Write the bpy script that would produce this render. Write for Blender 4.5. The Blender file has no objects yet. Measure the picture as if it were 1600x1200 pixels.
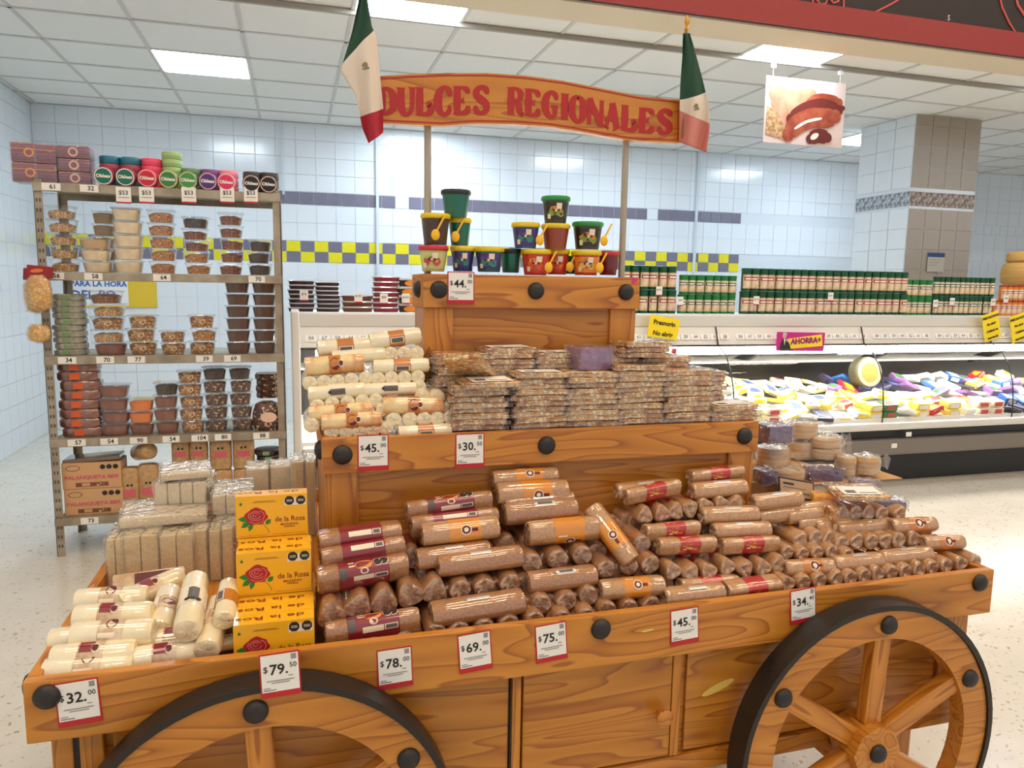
import bpy, bmesh, math, random
from mathutils import Matrix, Vector, noise
R_ = random.Random(7)
C = bpy.context.scene.collection
PI = math.pi
# ------------------------------------------------------------------ camera
f_px, pit, yaw, rol, CH = 1162.5, math.radians(7.522), math.radians(16.348), math.radians(0.9227), 1.5
F = Vector((math.sin(yaw)*math.cos(pit), math.cos(yaw)*math.cos(pit), -math.sin(pit)))
Rt0 = Vector((math.cos(yaw), -math.sin(yaw), 0)); U0 = Rt0.cross(F)
Rt = Rt0*math.cos(rol)+U0*math.sin(rol); U = U0*math.cos(rol)-Rt0*math.sin(rol)
CO = Vector((0, 0, CH))
cd = bpy.data.cameras.new('camera'); cam = bpy.data.objects.new('camera', cd); C.objects.link(cam)
cd.sensor_width = 36; cd.lens = f_px/1600*36; cd.clip_start = .05; cd.clip_end = 60
m3 = Matrix((Rt, U, -F)).transposed(); cam.matrix_world = Matrix.Translation(CO) @ m3.to_4x4()
sc = bpy.context.scene; sc.camera = cam
# ------------------------------------------------------------------ light and exposure
sc.view_settings.view_transform = 'Standard'; sc.view_settings.look = 'None'
sc.view_settings.exposure = 0.18; sc.view_settings.gamma = 1; sc.view_settings.use_curve_mapping = False
sc.cycles.transparent_max_bounces = 24; sc.cycles.max_bounces = 8; sc.cycles.sample_clamp_indirect = 6
sc.cycles.caustics_reflective = False; sc.cycles.caustics_refractive = False
w = bpy.data.worlds.new('store_ambient'); sc.world = w; w.use_nodes = True
w.node_tree.nodes['Background'].inputs[0].default_value = (.93, .96, 1, 1)
w.node_tree.nodes['Background'].inputs[1].default_value = 0.55
PANEL_LOW, PANEL_HIGH, TUBE = 30.0, 22.5, 18.0

# ------------------------------------------------------------------ pixel ray to a point at a real depth
def ray(px, py): return F + Rt*((px-800)/f_px) - U*((py-600)/f_px)
def P(px, py, Y): d = ray(px, py); return CO + d*(Y/d.y)
def PZ(px, py, z): d = ray(px, py); return CO + d*((z-CH)/d.z)
def HP(px, py, h):
    Y0, Z0, s = h; d = ray(px, py); return CO + d*((Z0-s*Y0-CH)/(d.z-s*d.y))
NUM = ['zeroth','first','second','third','fourth','fifth','sixth','seventh','eighth','ninth','tenth','eleventh','twelfth','thirteenth','fourteenth','fifteenth','sixteenth','seventeenth','eighteenth','nineteenth']
TENS = {2:('twenty','twentieth'),3:('thirty','thirtieth'),4:('forty','fortieth'),5:('fifty','fiftieth')}
def nth(n):
    if n < 20: return NUM[n]
    a, b = divmod(n, 10); return TENS[a][1] if b == 0 else TENS[a][0]+'-'+NUM[b]

# ------------------------------------------------------------------ materials
MATS = {}
def srgb(c): return tuple(((v/255)/12.92 if v/255 <= .04045 else ((v/255+.055)/1.055)**2.4) for v in c)
def mat(name, rgb, rough=.5, coat=0, metal=0, bump=0, bscale=60, noise_mix=0, nscale=40, rgb2=None, emit=0, spec=.5, detail=3, stretch=None):
    if name in MATS: return MATS[name]
    m = bpy.data.materials.new(name); m.use_nodes = True; nt = m.node_tree; b = nt.nodes['Principled BSDF']
    c = srgb(rgb)+(1,)
    b.inputs['Base Color'].default_value = c; b.inputs['Roughness'].default_value = rough
    b.inputs['Metallic'].default_value = metal; b.inputs['Coat Weight'].default_value = coat; b.inputs['Coat Roughness'].default_value = .07; b.inputs['Coat IOR'].default_value = 1.75 if coat >= .8 else 1.5
    b.inputs['Specular IOR Level'].default_value = spec
    if emit: b.inputs['Emission Color'].default_value = c; b.inputs['Emission Strength'].default_value = emit
    if bump or noise_mix or rgb2:
        tc = nt.nodes.new('ShaderNodeTexCoord'); mp = nt.nodes.new('ShaderNodeMapping'); nt.links.new(tc.outputs['Object'], mp.inputs[0])
        if stretch: mp.inputs['Scale'].default_value = stretch
        if rgb2:
            n = nt.nodes.new('ShaderNodeTexNoise'); n.inputs['Scale'].default_value = nscale; n.inputs['Detail'].default_value = detail
            r = nt.nodes.new('ShaderNodeValToRGB'); r.color_ramp.elements[0].position = .38; r.color_ramp.elements[1].position = .62
            r.color_ramp.elements[0].color = c; r.color_ramp.elements[1].color = srgb(rgb2)+(1,)
            nt.links.new(mp.outputs[0], n.inputs[0]); nt.links.new(n.outputs[0], r.inputs[0]); nt.links.new(r.outputs[0], b.inputs['Base Color'])
        if bump:
            n = nt.nodes.new('ShaderNodeTexNoise'); n.inputs['Scale'].default_value = bscale; n.inputs['Detail'].default_value = 2
            bp = nt.nodes.new('ShaderNodeBump'); bp.inputs['Strength'].default_value = bump; bp.inputs['Distance'].default_value = .004
            nt.links.new(mp.outputs[0], n.inputs[0]); nt.links.new(n.outputs[0], bp.inputs['Height'])
            nt.links.new(bp.outputs[0], b.inputs['Normal']); nt.links.new(bp.outputs[0], b.inputs['Coat Normal'])
    MATS[name] = m; return m
def wood(name, axis, dark=1.0, kn=0):
    m = bpy.data.materials.new(name); m.use_nodes = True; nt = m.node_tree; b = nt.nodes['Principled BSDF']; L = nt.links.new
    tc = nt.nodes.new('ShaderNodeTexCoord'); mp = nt.nodes.new('ShaderNodeMapping'); L(tc.outputs['Object'], mp.inputs[0])
    s = {'x': (.55, 5, 5), 'z': (5, 5, .55), 'y': (5, .55, 5)}[axis]; mp.inputs['Scale'].default_value = s; mp.inputs['Location'].default_value = (kn, kn*.7, kn*.3)
    n = nt.nodes.new('ShaderNodeTexNoise'); n.inputs['Scale'].default_value = 2.2; n.inputs['Detail'].default_value = 1.5; n.inputs['Distortion'].default_value = .4
    L(mp.outputs[0], n.inputs[0])
    mu = nt.nodes.new('ShaderNodeMath'); mu.operation = 'MULTIPLY'; mu.inputs[1].default_value = 13; L(n.outputs[0], mu.inputs[0])
    fr = nt.nodes.new('ShaderNodeMath'); fr.operation = 'FRACT'; L(mu.outputs[0], fr.inputs[0])
    r = nt.nodes.new('ShaderNodeValToRGB'); e = r.color_ramp.elements
    a = [srgb(c) for c in ((210, 140, 48), (194, 123, 36), (164, 94, 28))]
    a = [tuple(v*dark for v in c)+(1,) for c in a]
    e[0].color = a[0]; e[1].color = a[0]; e[0].position = 0; e[1].position = 1; q = e.new(.7); q.color = a[1]; q = e.new(.93); q.color = a[2]
    L(fr.outputs[0], r.inputs[0])
    n = nt.nodes.new('ShaderNodeTexNoise'); n.inputs['Scale'].default_value = 2.5; n.inputs['Detail'].default_value = 5; L(mp.outputs[0], n.inputs[0])
    mx = nt.nodes.new('ShaderNodeMixRGB'); mx.blend_type = 'MULTIPLY'; mx.inputs[0].default_value = .42
    r2 = nt.nodes.new('ShaderNodeValToRGB'); r2.color_ramp.elements[0].position = .3; r2.color_ramp.elements[0].color = (.70, .62, .52, 1); r2.color_ramp.elements[1].position = .65; r2.color_ramp.elements[1].color = (1, 1, 1, 1)
    L(n.outputs[0], r2.inputs[0]); L(r.outputs[0], mx.inputs[1]); L(r2.outputs[0], mx.inputs[2]); L(mx.outputs[0], b.inputs['Base Color'])
    b.inputs['Roughness'].default_value = .38; b.inputs['Coat Weight'].default_value = .35; b.inputs['Coat Roughness'].default_value = .2
    MATS[name] = m; return m
def clear(name, rgb=(255,255,255), alpha=.12, rough=.08, bump=0, bscale=60, gloss=.8):
    """thin clear plastic or glass: mostly see-through with a glossy sheen that grows at grazing angles"""
    m = bpy.data.materials.new(name); m.use_nodes = True; nt = m.node_tree; L = nt.links.new
    for n in list(nt.nodes):
        if n.type == 'BSDF_PRINCIPLED': nt.nodes.remove(n)
    out = [n for n in nt.nodes if n.type == 'OUTPUT_MATERIAL'][0]
    tr = nt.nodes.new('ShaderNodeBsdfTransparent'); gl = nt.nodes.new('ShaderNodeBsdfGlossy'); gl.inputs['Roughness'].default_value = rough
    df = nt.nodes.new('ShaderNodeBsdfDiffuse'); df.inputs[0].default_value = srgb(rgb)+(1,)
    lw = nt.nodes.new('ShaderNodeLayerWeight'); lw.inputs['Blend'].default_value = .5
    if bump:
        tc = nt.nodes.new('ShaderNodeTexCoord'); n = nt.nodes.new('ShaderNodeTexNoise'); n.inputs['Scale'].default_value = bscale; n.inputs['Detail'].default_value = 1.5
        bp = nt.nodes.new('ShaderNodeBump'); bp.inputs['Strength'].default_value = bump; bp.inputs['Distance'].default_value = .01
        L(tc.outputs['Object'], n.inputs[0]); L(n.outputs[0], bp.inputs['Height']); L(bp.outputs[0], gl.inputs['Normal']); L(bp.outputs[0], lw.inputs['Normal'])
    m1 = nt.nodes.new('ShaderNodeMixShader'); m1.inputs[0].default_value = alpha; L(tr.outputs[0], m1.inputs[1]); L(df.outputs[0], m1.inputs[2])
    pw_ = nt.nodes.new('ShaderNodeMath'); pw_.operation = 'POWER'; pw_.inputs[1].default_value = 4; L(lw.outputs['Facing'], pw_.inputs[0])
    mm = nt.nodes.new('ShaderNodeMath'); mm.operation = 'MULTIPLY_ADD'; mm.inputs[1].default_value = .8*gloss; mm.inputs[2].default_value = .06*gloss; L(pw_.outputs[0], mm.inputs[0])
    m2 = nt.nodes.new('ShaderNodeMixShader'); L(mm.outputs[0], m2.inputs[0]); L(m1.outputs[0], m2.inputs[1]); L(gl.outputs[0], m2.inputs[2])
    L(m2.outputs[0], out.inputs[0]); MATS[name] = m; return m
def nuts(name, cols, scale=90, gap=(120, 76, 40), rough=.35, bump=.6, coat=.4, stretch=(1,1,1)):
    """pieces packed together: one colour per voronoi cell, dark joints"""
    m = bpy.data.materials.new(name); m.use_nodes = True; nt = m.node_tree; b = nt.nodes['Principled BSDF']; L = nt.links.new
    tc = nt.nodes.new('ShaderNodeTexCoord'); mp = nt.nodes.new('ShaderNodeMapping'); mp.inputs['Scale'].default_value = stretch; L(tc.outputs['Object'], mp.inputs[0])
    v = nt.nodes.new('ShaderNodeTexVoronoi'); v.inputs['Scale'].default_value = scale; L(mp.outputs[0], v.inputs[0])
    v2 = nt.nodes.new('ShaderNodeTexVoronoi'); v2.inputs['Scale'].default_value = scale; v2.feature = 'DISTANCE_TO_EDGE'; L(mp.outputs[0], v2.inputs[0])
    sp = nt.nodes.new('ShaderNodeSeparateColor'); L(v.outputs['Color'], sp.inputs[0])
    r = nt.nodes.new('ShaderNodeValToRGB'); r.color_ramp.interpolation = 'CONSTANT'; e = r.color_ramp.elements
    for i, c in enumerate(cols):
        q = e[i] if i < 2 else e.new(i/len(cols)); q.position = i/len(cols); q.color = srgb(c)+(1,)
    L(sp.outputs[0], r.inputs[0])
    rr = nt.nodes.new('ShaderNodeValToRGB'); rr.color_ramp.elements[0].position = .02; rr.color_ramp.elements[1].position = .14; L(v2.outputs[0], rr.inputs[0])
    mx = nt.nodes.new('ShaderNodeMixRGB'); mx.inputs[1].default_value = srgb(gap)+(1,); L(rr.outputs[0], mx.inputs[0]); L(r.outputs[0], mx.inputs[2]); L(mx.outputs[0], b.inputs['Base Color'])
    bp = nt.nodes.new('ShaderNodeBump'); bp.inputs['Strength'].default_value = bump; bp.inputs['Distance'].default_value = .006; L(v2.outputs[0], bp.inputs['Height']); L(bp.outputs[0], b.inputs['Normal'])
    b.inputs['Roughness'].default_value = rough; b.inputs['Coat Weight'].default_value = coat
    MATS[name] = m; return m

# ------------------------------------------------------------------ mesh helpers
class B:
    def __init__(s): s.v = []; s.f = []; s.m = []; s.mats = []
    def mi(s, m):
        if m not in s.mats: s.mats.append(m)
        return s.mats.index(m)
    def add(s, vs, fs, m):
        o = len(s.v); s.v += [tuple(v) for v in vs]; k = s.mi(m)
        for f in fs: s.f.append([i+o for i in f]); s.m.append(k)
        return s
    def box(s, x0, x1, y0, y1, z0, z1, m, bev=0, M=None):
        if bev <= 0:
            vs = [Vector((x, y, z)) for x in (x0, x1) for y in (y0, y1) for z in (z0, z1)]
            fs = [(0,1,3,2),(4,6,7,5),(0,4,5,1),(2,3,7,6),(0,2,6,4),(1,5,7,3)]
        else:
            bm = bmesh.new(); bmesh.ops.create_cube(bm, size=1)
            for v in bm.verts: v.co = Vector(((x0+x1)/2+v.co.x*(x1-x0), (y0+y1)/2+v.co.y*(y1-y0), (z0+z1)/2+v.co.z*(z1-z0)))
            bmesh.ops.bevel(bm, geom=bm.edges[:], offset=bev, segments=2, affect='EDGES', profile=.6)
            vs = [v.co.copy() for v in bm.verts]; bm.verts.index_update(); fs = [[v.index for v in f.verts] for f in bm.faces]; bm.free()
        if M: vs = [M @ v for v in vs]
        return s.add(vs, fs, m)
    def lathe(s, prof, m, n=20, M=None, caps=True, sq=None):
        """prof: (radius, height) pairs about z; sq: optional (sx, sy, power) for rounded-rectangle section"""
        vs = []
        for r, h in prof:
            for i in range(n):
                a = 2*PI*(i+.5)/n; c, t = math.cos(a), math.sin(a)
                if sq:
                    p = sq[2]; k = (abs(c)**p+abs(t)**p)**(-1/p); vs.append(Vector((r*k*c*sq[0], r*k*t*sq[1], h)))
                else: vs.append(Vector((r*c, r*t, h)))
        fs = []
        for j in range(len(prof)-1):
            for i in range(n): a = j*n+i; b = j*n+(i+1) % n; fs.append((a, b, b+n, a+n))
        if caps: fs.append(tuple(range(n))[::-1]); fs.append(tuple(range((len(prof)-1)*n, len(prof)*n)))
        if M: vs = [M @ v for v in vs]
        return s.add(vs, fs, m)
    def tube(s, a, b, r, m, n=10, r2=None):
        a, b = Vector(a), Vector(b); d = b-a; q = d.to_track_quat('Z', 'Y').to_matrix().to_4x4()
        return s.lathe([(r, 0), (r if r2 is None else r2, d.length)], m, n, Matrix.Translation(a) @ q)
    def poly(s, pts, m, th=0, M=None, axis='y'):
        """flat outline in x,z facing -y, thickness th behind it"""
        n = len(pts); vs = [Vector((x, 0, z)) for x, z in pts]; fs = [tuple(range(n))]
        if th:
            vs += [Vector((x, th, z)) for x, z in pts]; fs.append(tuple(range(n, 2*n))[::-1]); fs += [(i, i+n, (i+1) % n+n, (i+1) % n) for i in range(n)]
        if M: vs = [M @ v for v in vs]
        return s.add(vs, fs, m)
    def ell(s, cx, cz, rx, rz, m, y=0, n=16, rot=0, th=0, M=None):
        c, t = math.cos(rot), math.sin(rot)
        pts = [(cx+rx*math.cos(2*PI*(i+.5)/n)*c-rz*math.sin(2*PI*(i+.5)/n)*t, cz+rx*math.cos(2*PI*(i+.5)/n)*t+rz*math.sin(2*PI*(i+.5)/n)*c) for i in range(n)]
        return s.poly(pts, m, th, (M or Matrix()) @ Matrix.Translation((0, y, 0)))
    def rect(s, x0, x1, z0, z1, m, y=0, M=None): return s.poly([(x0, z0), (x1, z0), (x1, z1), (x0, z1)], m, 0, (M or Matrix()) @ Matrix.Translation((0, y, 0)))
    def mesh(s, name, smooth=False):
        me = bpy.data.meshes.new(name); me.from_pydata(s.v, [], s.f); me.update()
        for m in s.mats: me.materials.append(m)
        me.polygons.foreach_set('material_index', s.m)
        if smooth: me.polygons.foreach_set('use_smooth', [True]*len(s.f)); me.set_sharp_from_angle(angle=math.radians(smooth if smooth is not True else 40))
        return me
def obj(name, me, parent=None, M=None, label=None, cat=None, group=None, kind=None):
    if isinstance(me, B): me = me.mesh(name)
    o = bpy.data.objects.new(name, me); C.objects.link(o)
    if parent: o.parent = parent
    if M is not None: o.matrix_local = M
    for k, v in (('label', label), ('category', cat), ('group', group), ('kind', kind)):
        if v: o[k] = v
    return o
def inst(p, M, label=None, cat=None, group=None):
    r = p.copy(); C.objects.link(r); r.matrix_world = M
    for ch in p.children:
        c = ch.copy(); C.objects.link(c); c.parent = r
        for g in ch.children: d = g.copy(); C.objects.link(d); d.parent = c
    if label: r['label'] = label
    if cat: r['category'] = cat
    if group: r['group'] = group
    return r
T = Matrix.Translation
def RX(a): return Matrix.Rotation(math.radians(a), 4, 'X')
def RY(a): return Matrix.Rotation(math.radians(a), 4, 'Y')
def RZ(a): return Matrix.Rotation(math.radians(a), 4, 'Z')
def S3(x, y, z): return Matrix.Diagonal((x, y, z, 1))
def frame(c, x, z):
    x = x.normalized(); y = z.cross(x).normalized(); z = x.cross(y)
    return T(c) @ Matrix((x, y, z)).transposed().to_4x4()
PROTO = []                                            # first-of-kind things; used ones are placed, the rest removed at the end
def proto(root): PROTO.append(root); return root
_tc = {}
def text_mesh(s, size, m, bold=0, sx=1, align='CENTER'):
    k = (s, size, m.name, bold, sx, align)
    if k in _tc: return _tc[k]
    cu = bpy.data.curves.new('t', 'FONT'); cu.body = s; cu.size = size; cu.align_x = align; cu.align_y = 'CENTER'; cu.offset = bold; cu.resolution_u = 2; cu.fill_mode = 'FRONT'
    ob = bpy.data.objects.new('t', cu); C.objects.link(ob); dg = bpy.context.evaluated_depsgraph_get(); dg.update()
    me = bpy.data.meshes.new_from_object(ob.evaluated_get(dg)); bpy.data.objects.remove(ob); bpy.data.curves.remove(cu)
    me.transform(RX(90) @ S3(sx, 1, 1)); me.materials.clear(); me.materials.append(m); _tc[k] = me
    return me
def text(parent, s, x, z, y, size, m, bold=0, sx=1, name='lettering', M=None, align='CENTER'):
    return obj(name, text_mesh(s, size, m, bold, sx, align), parent, (M or Matrix()) @ T((x, y, z)))

# ------------------------------------------------------------------ shared materials
WH = wood('pine_along', 'x'); WV = wood('pine_upright', 'z'); WP = wood('pine_panel', 'x', .92, 3.1); WP2 = wood('pine_door', 'x', .9, 7.7); WY = wood('pine_deep', 'y'); WY.node_tree.nodes['Principled BSDF'].inputs['Coat Weight'].default_value = 0; WY.node_tree.nodes['Principled BSDF'].inputs['Roughness'].default_value = .6
WHITE = mat('paper_white', (238, 236, 230), .6); INK = mat('black_ink', (28, 24, 24), .5); RED = mat('tag_red', (190, 30, 38), .45); GREYINK = mat('grey_ink', (150, 145, 140), .6)
STUD = mat('black_iron', (38, 34, 33), .5, bump=.2, bscale=120)
STEEL = mat('galvanised_steel', (176, 166, 148), .45, metal=.35, rgb2=(150, 138, 120), nscale=8)
FILM = clear('crinkled_film', alpha=.05, rough=.09, bump=.7, bscale=60, gloss=1.3)
FILM2 = clear('milky_film', rgb=(255,250,240), alpha=.16, rough=.12, bump=.8, bscale=50, gloss=1.3)
CLEARP = clear('clear_tub_plastic', alpha=.03, rough=.06, gloss=.9)

# ================================================================== THE ROOM
CZ, WYB, WXL = 3.14, 8.294, -2.35
def terrazzo():
    m = bpy.data.materials.new('terrazzo'); m.use_nodes = True; nt = m.node_tree; b = nt.nodes['Principled BSDF']; L = nt.links.new
    tc = nt.nodes.new('ShaderNodeTexCoord'); n = nt.nodes.new('ShaderNodeTexNoise'); n.inputs['Scale'].default_value = 6; L(tc.outputs['Object'], n.inputs[0])
    base = nt.nodes.new('ShaderNodeValToRGB'); base.color_ramp.elements[0].color = srgb((206, 200, 186))+(1,); base.color_ramp.elements[1].color = srgb((222, 217, 205))+(1,); L(n.outputs[0], base.inputs[0])
    cur = base.outputs[0]
    n3 = nt.nodes.new('ShaderNodeTexNoise'); n3.inputs['Scale'].default_value = 22; L(tc.outputs['Object'], n3.inputs[0]); dsp = nt.nodes.new('ShaderNodeMixRGB'); dsp.inputs[0].default_value = .06; L(tc.outputs['Object'], dsp.inputs[1]); L(n3.outputs['Color'], dsp.inputs[2])
    for sc_, th, col in ((34, .15, (184, 170, 144)), (60, .18, (194, 184, 162)), (24, .11, (170, 152, 124))):
        v = nt.nodes.new('ShaderNodeTexVoronoi'); v.inputs['Scale'].default_value = sc_; L(dsp.outputs[0], v.inputs[0])
        mp = nt.nodes.new('ShaderNodeSeparateColor'); L(v.outputs['Color'], mp.inputs[0])
        lt = nt.nodes.new('ShaderNodeMath'); lt.operation = 'LESS_THAN'; lt.inputs[1].default_value = .3; L(mp.outputs[0], lt.inputs[0])
        l2 = nt.nodes.new('ShaderNodeMath'); l2.operation = 'LESS_THAN'; l2.inputs[1].default_value = th*1.6; L(v.outputs['Distance'], l2.inputs[0])
        mu = nt.nodes.new('ShaderNodeMath'); mu.operation = 'MULTIPLY'; L(lt.outputs[0], mu.inputs[0]); L(l2.outputs[0], mu.inputs[1])
        mx = nt.nodes.new('ShaderNodeMixRGB'); L(mu.outputs[0], mx.inputs[0]); L(cur, mx.inputs[1]); mx.inputs[2].default_value = srgb(col)+(1,); cur = mx.outputs[0]
    L(cur, b.inputs['Base Color']); b.inputs['Roughness'].default_value = .22
    return m
obj('floor', B().box(WXL-.1, 13, -3, WYB+.1, -.1, 0, terrazzo()), kind='structure')
GROUT = mat('grout', (210, 217, 221), .8); TW = mat('white_glazed_tile', (224, 230, 234), .16, spec=.6); TY = mat('yellow_tile', (226, 214, 30), .2); TPu = mat('grey_purple_tile', (116, 112, 128), .25)
wall = obj('wall_back', B().box(WXL-.1, 13, WYB, WYB+.1, 0, CZ+.05, GROUT), kind='structure')
def tilemesh(wd, ht, m): return B().box(-wd/2, wd/2, -.006, .002, -ht/2, ht/2, m, .0015).mesh('tile')
pw = .143
yb = [tilemesh(pw-.006, .108, TY), tilemesh(pw-.006, .108, TPu), tilemesh(pw-.006, .125, TPu)]
# two chequered courses: grey-purple and yellow alternating
for r, zc in ((0, 1.878), (1, 1.768)):
    for k in range(54):
        x = WXL+.07+k*pw
        if x > 7.1: break
        obj('tile', yb[(k+r) % 2], wall, T((x, WYB, zc)))
for k in range(54):                                  # single band of grey-purple tiles with the gaps the wall has
    x = WXL+.07+k*pw
    if x < -.2 or x > 7.1 or k in (24, 36, 45): continue
    obj('tile', yb[2], wall, T((x, WYB, 2.375)))
ts = .2; big = B(); cnt = 0; tcache = {}
def course(z0, z1, n, indiv):
    global cnt
    h = (z1-z0)/n
    for r in range(n):
        zc = z0+h*(r+.5)
        for k in range(76):
            x = WXL+.1+k*ts
            if indiv and x < 6 and cnt < 160:
                key = round(h, 4)
                if key not in tcache: tcache[key] = tilemesh(ts-.004, h-.004, TW)
                obj('tile', tcache[key], wall, T((x, WYB, zc))); cnt += 1
            else: big.box(x-.098, x+.098, WYB-.006, WYB, zc-h/2+.002, zc+h/2-.002, TW)
course(2.442, CZ, 4, True); course(1.936, 2.308, 2, False); course(0, 1.71, 9, False)
k = 0
while WXL+.07+k*pw < 12.9:
    x = WXL+.07+k*pw
    if x < -.2 or x > 7.1 or k in (24, 36, 45): big.box(x-pw/2+.002, x+pw/2-.002, WYB-.006, WYB, 2.312, 2.438, TW)
    if x > 7.1: big.box(x-pw/2+.002, x+pw/2-.002, WYB-.006, WYB, 1.714, 1.932, TW)
    k += 1
obj('white_tile_field', big, wall, kind='stuff')
wl = obj('wall_left', B().box(WXL-.1, WXL, -3, WYB, 0, CZ+.05, GROUT), kind='structure'); lw = B(); k = 0
y = -2.9
while y < WYB:
    z = .1
    while z < CZ: lw.box(WXL, WXL+.006, y-.098, y+.098, z-.098, min(z+.098, CZ), TW); z += ts
    y += ts
obj('white_tile_field', lw, wl, kind='stuff')
obj('trim_1', B().box(.87, .90, WYB-.03, WYB-.006, 1.3, CZ, mat('conduit_white', (205, 214, 220), .4)), kind='structure')
obj('trim_2', B().box(4.72, 4.75, WYB-.03, WYB-.006, 1.3, CZ, MATS['conduit_white']), kind='structure')
obj('trim_3', B().box(-.09, -.07, WYB-.03, WYB-.006, 2.4, CZ, MATS['conduit_white']), kind='structure')
# low ceiling of lay-in tiles
CT = mat('ceiling_tile', (234, 233, 228), .9, bump=.15, bscale=200); TB = mat('ceiling_tee', (204, 202, 196), .5)
ceil = obj('ceiling', B().box(WXL-.1, 13, 4.3, WYB+.1, CZ+.03, CZ+.10, mat('plenum', (120, 120, 118), .9)), kind='structure')
LOW = [(0, 2), (2, 0), (5.8/.67, 4)]
xs = [-2.35+.02+.0]; gx = [-.96+.67*i for i in range(-2, 21)]; gy = [4.30, 4.84] + [4.84+.62*i for i in range(1, 6)]
gy[1] = 4.86; gy = [4.30, 4.86, 5.48, 6.10, 6.71, 7.30, 7.85, 8.29]
GLOW = mat('light_diffuser', (226, 240, 255), .5, emit=PANEL_LOW); FR = mat('light_frame', (235, 235, 232), .4)
def panel(x0, x1, y0, y1, z, lab, grp=None, m=None):
    t = obj('ceiling_light', B().box(-(x1-x0)/2, (x1-x0)/2, -(y1-y0)/2, (y1-y0)/2, .004, .03, FR), None, T(((x0+x1)/2, (y0+y1)/2, z-.006)), lab, 'light', grp)
    a, b = (x1-x0)/2-.012, (y1-y0)/2-.012
    obj('diffuser', B().box(-a, a, -b, b, 0, .006, m or GLOW), t); return t
lit = set()
def lightcell(i, j, lab):
    lit.add((i, j)); panel(gx[i]+.012, gx[i+1]-.012, gy[j]+.012, gy[j+1]-.012, CZ, lab)
lightcell(2, 3, 'square lit ceiling panel above the metal shelf rack')
lightcell(4, 0, 'square lit ceiling panel behind the flag nearest the shelf rack')
lightcell(8, 0, 'square lit ceiling panel just above the hanging sausage poster')
lightcell(8, 4, 'added square lit ceiling panel, half hidden behind the hanging sausage poster')  # invented light panel; no lamp is seen at this cell
lightcell(12, 4, 'square lit ceiling panel behind the tiled pillar')
lightcell(12, 0, 'square lit ceiling panel over the far end of the chilled case')
lightcell(5, 5, 'added square lit ceiling panel, unseen behind the sweets sign')  # added light panel, kept out of sight by the sign board
te = B()
for x in gx: te.box(x-.012, x+.012, 4.3, WYB, CZ-.004, CZ+.008, TB)
for y in gy[1:-1]: te.box(WXL, 13, y-.012, y+.012, CZ-.004, CZ+.008, TB)
obj('tee_grid', te, ceil)
cts = {}
gxx = [WXL]+[g for g in gx if g > WXL+.05]
for i in range(len(gxx)-1):
    for j in range(len(gy)-1):
        ii = min(range(len(gx)), key=lambda q: abs(gx[q]-gxx[i]))
        if (ii, j) in lit and abs(gx[ii]-gxx[i]) < .01: continue
        wd, dp = gxx[i+1]-gxx[i]-.016, gy[j+1]-gy[j]-.016; key = (round(wd, 3), round(dp, 3))
        if key not in cts: cts[key] = B().box(-wd/2, wd/2, -dp/2, dp/2, 0, .014, CT, .002).mesh('ceiling_tile')
        obj('ceiling_tile', cts[key], ceil, T(((gxx[i]+gxx[i+1])/2, (gy[j]+gy[j+1])/2, CZ+.002+R_.random()*.003)))
# hanging rail along the tile edge
obj('trim_4', B().box(WXL, 13, 4.835, 4.86, CZ-.03, CZ-.004, mat('rail_grey', (150, 142, 130), .4)), kind='structure')
# front of the store: fascia of the dropped ceiling, tall part of the hall over the cart
FRED = mat('fascia_red', (148, 50, 50), .6); FBLK = mat('fascia_black', (40, 32, 32), .6); BEI = mat('beige_plaster', (216, 202, 176), .8)
obj('wall_fascia', B().box(WXL, 13, 4.27, 4.30, CZ-.0, 5.2, BEI), kind='structure')
obj('trim_5', B().box(WXL, 13, 4.27, 4.57, CZ-.012, CZ+.02, BEI), kind='structure')
fa = obj('fascia_sign_panel', B().box(WXL+.4, 9.4, 4.245, 4.268, CZ+.0, 5.1, FBLK), label='black store fascia panel with red line drawings above the chilled case', cat='sign')
obj('red_band', B().box(WXL+.4, 9.4, 4.23, 4.245, CZ-.002, CZ+.155, FRED), fa)
LN = mat('red_line', (214, 96, 92), .6)
def fas(px, py): return P(px, py, 4.24)
def fline(pts, wd=.012):
    b = B()
    for a, c in zip(pts, pts[1:]): b.tube(fas(*a), fas(*c), wd/2, LN, 6)
    obj('line_drawing', b, fa)
fline([(1245, -60), (1262, -25), (1272, 10)]); fline([(1318, -60), (1318, 18)]); fline([(1360, 23), (1395, 5), (1450, -30)])
fline([(1276, 0), (1282, 7), (1290, 6), (1294, -4)]); fline([(1296, -3), (1302, 5), (1310, 2), (1312, -8)])
fline([(1558, -20), (1566, 12), (1576, 34), (1586, 50)]); fline([(1584, -20), (1590, 8), (1602, 26)], .016)
text(fa, 'S', fas(1483, 28).x, fas(1483, 28).z, 4.243, .05, WHITE)
obj('ceiling_front', B().box(WXL-.1, 13, -3, 4.27, 5.2, 5.3, mat('beige_ceiling', (228, 214, 190), .9)), kind='structure')
WARM = mat('warm_diffuser', (255, 232, 205), .5, emit=PANEL_HIGH)
for i, (x, y) in enumerate([(x, y) for x in (-1.2, 1.4, 4.0, 6.6) for y in (-1.8, .3, 2.6)]):
    panel(x-.6, x+.6, y-.16, y+.16, 5.19, 'long lit panel in the high front ceiling, %s of the twelve' % nth(i+1), m=WARM)
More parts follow.
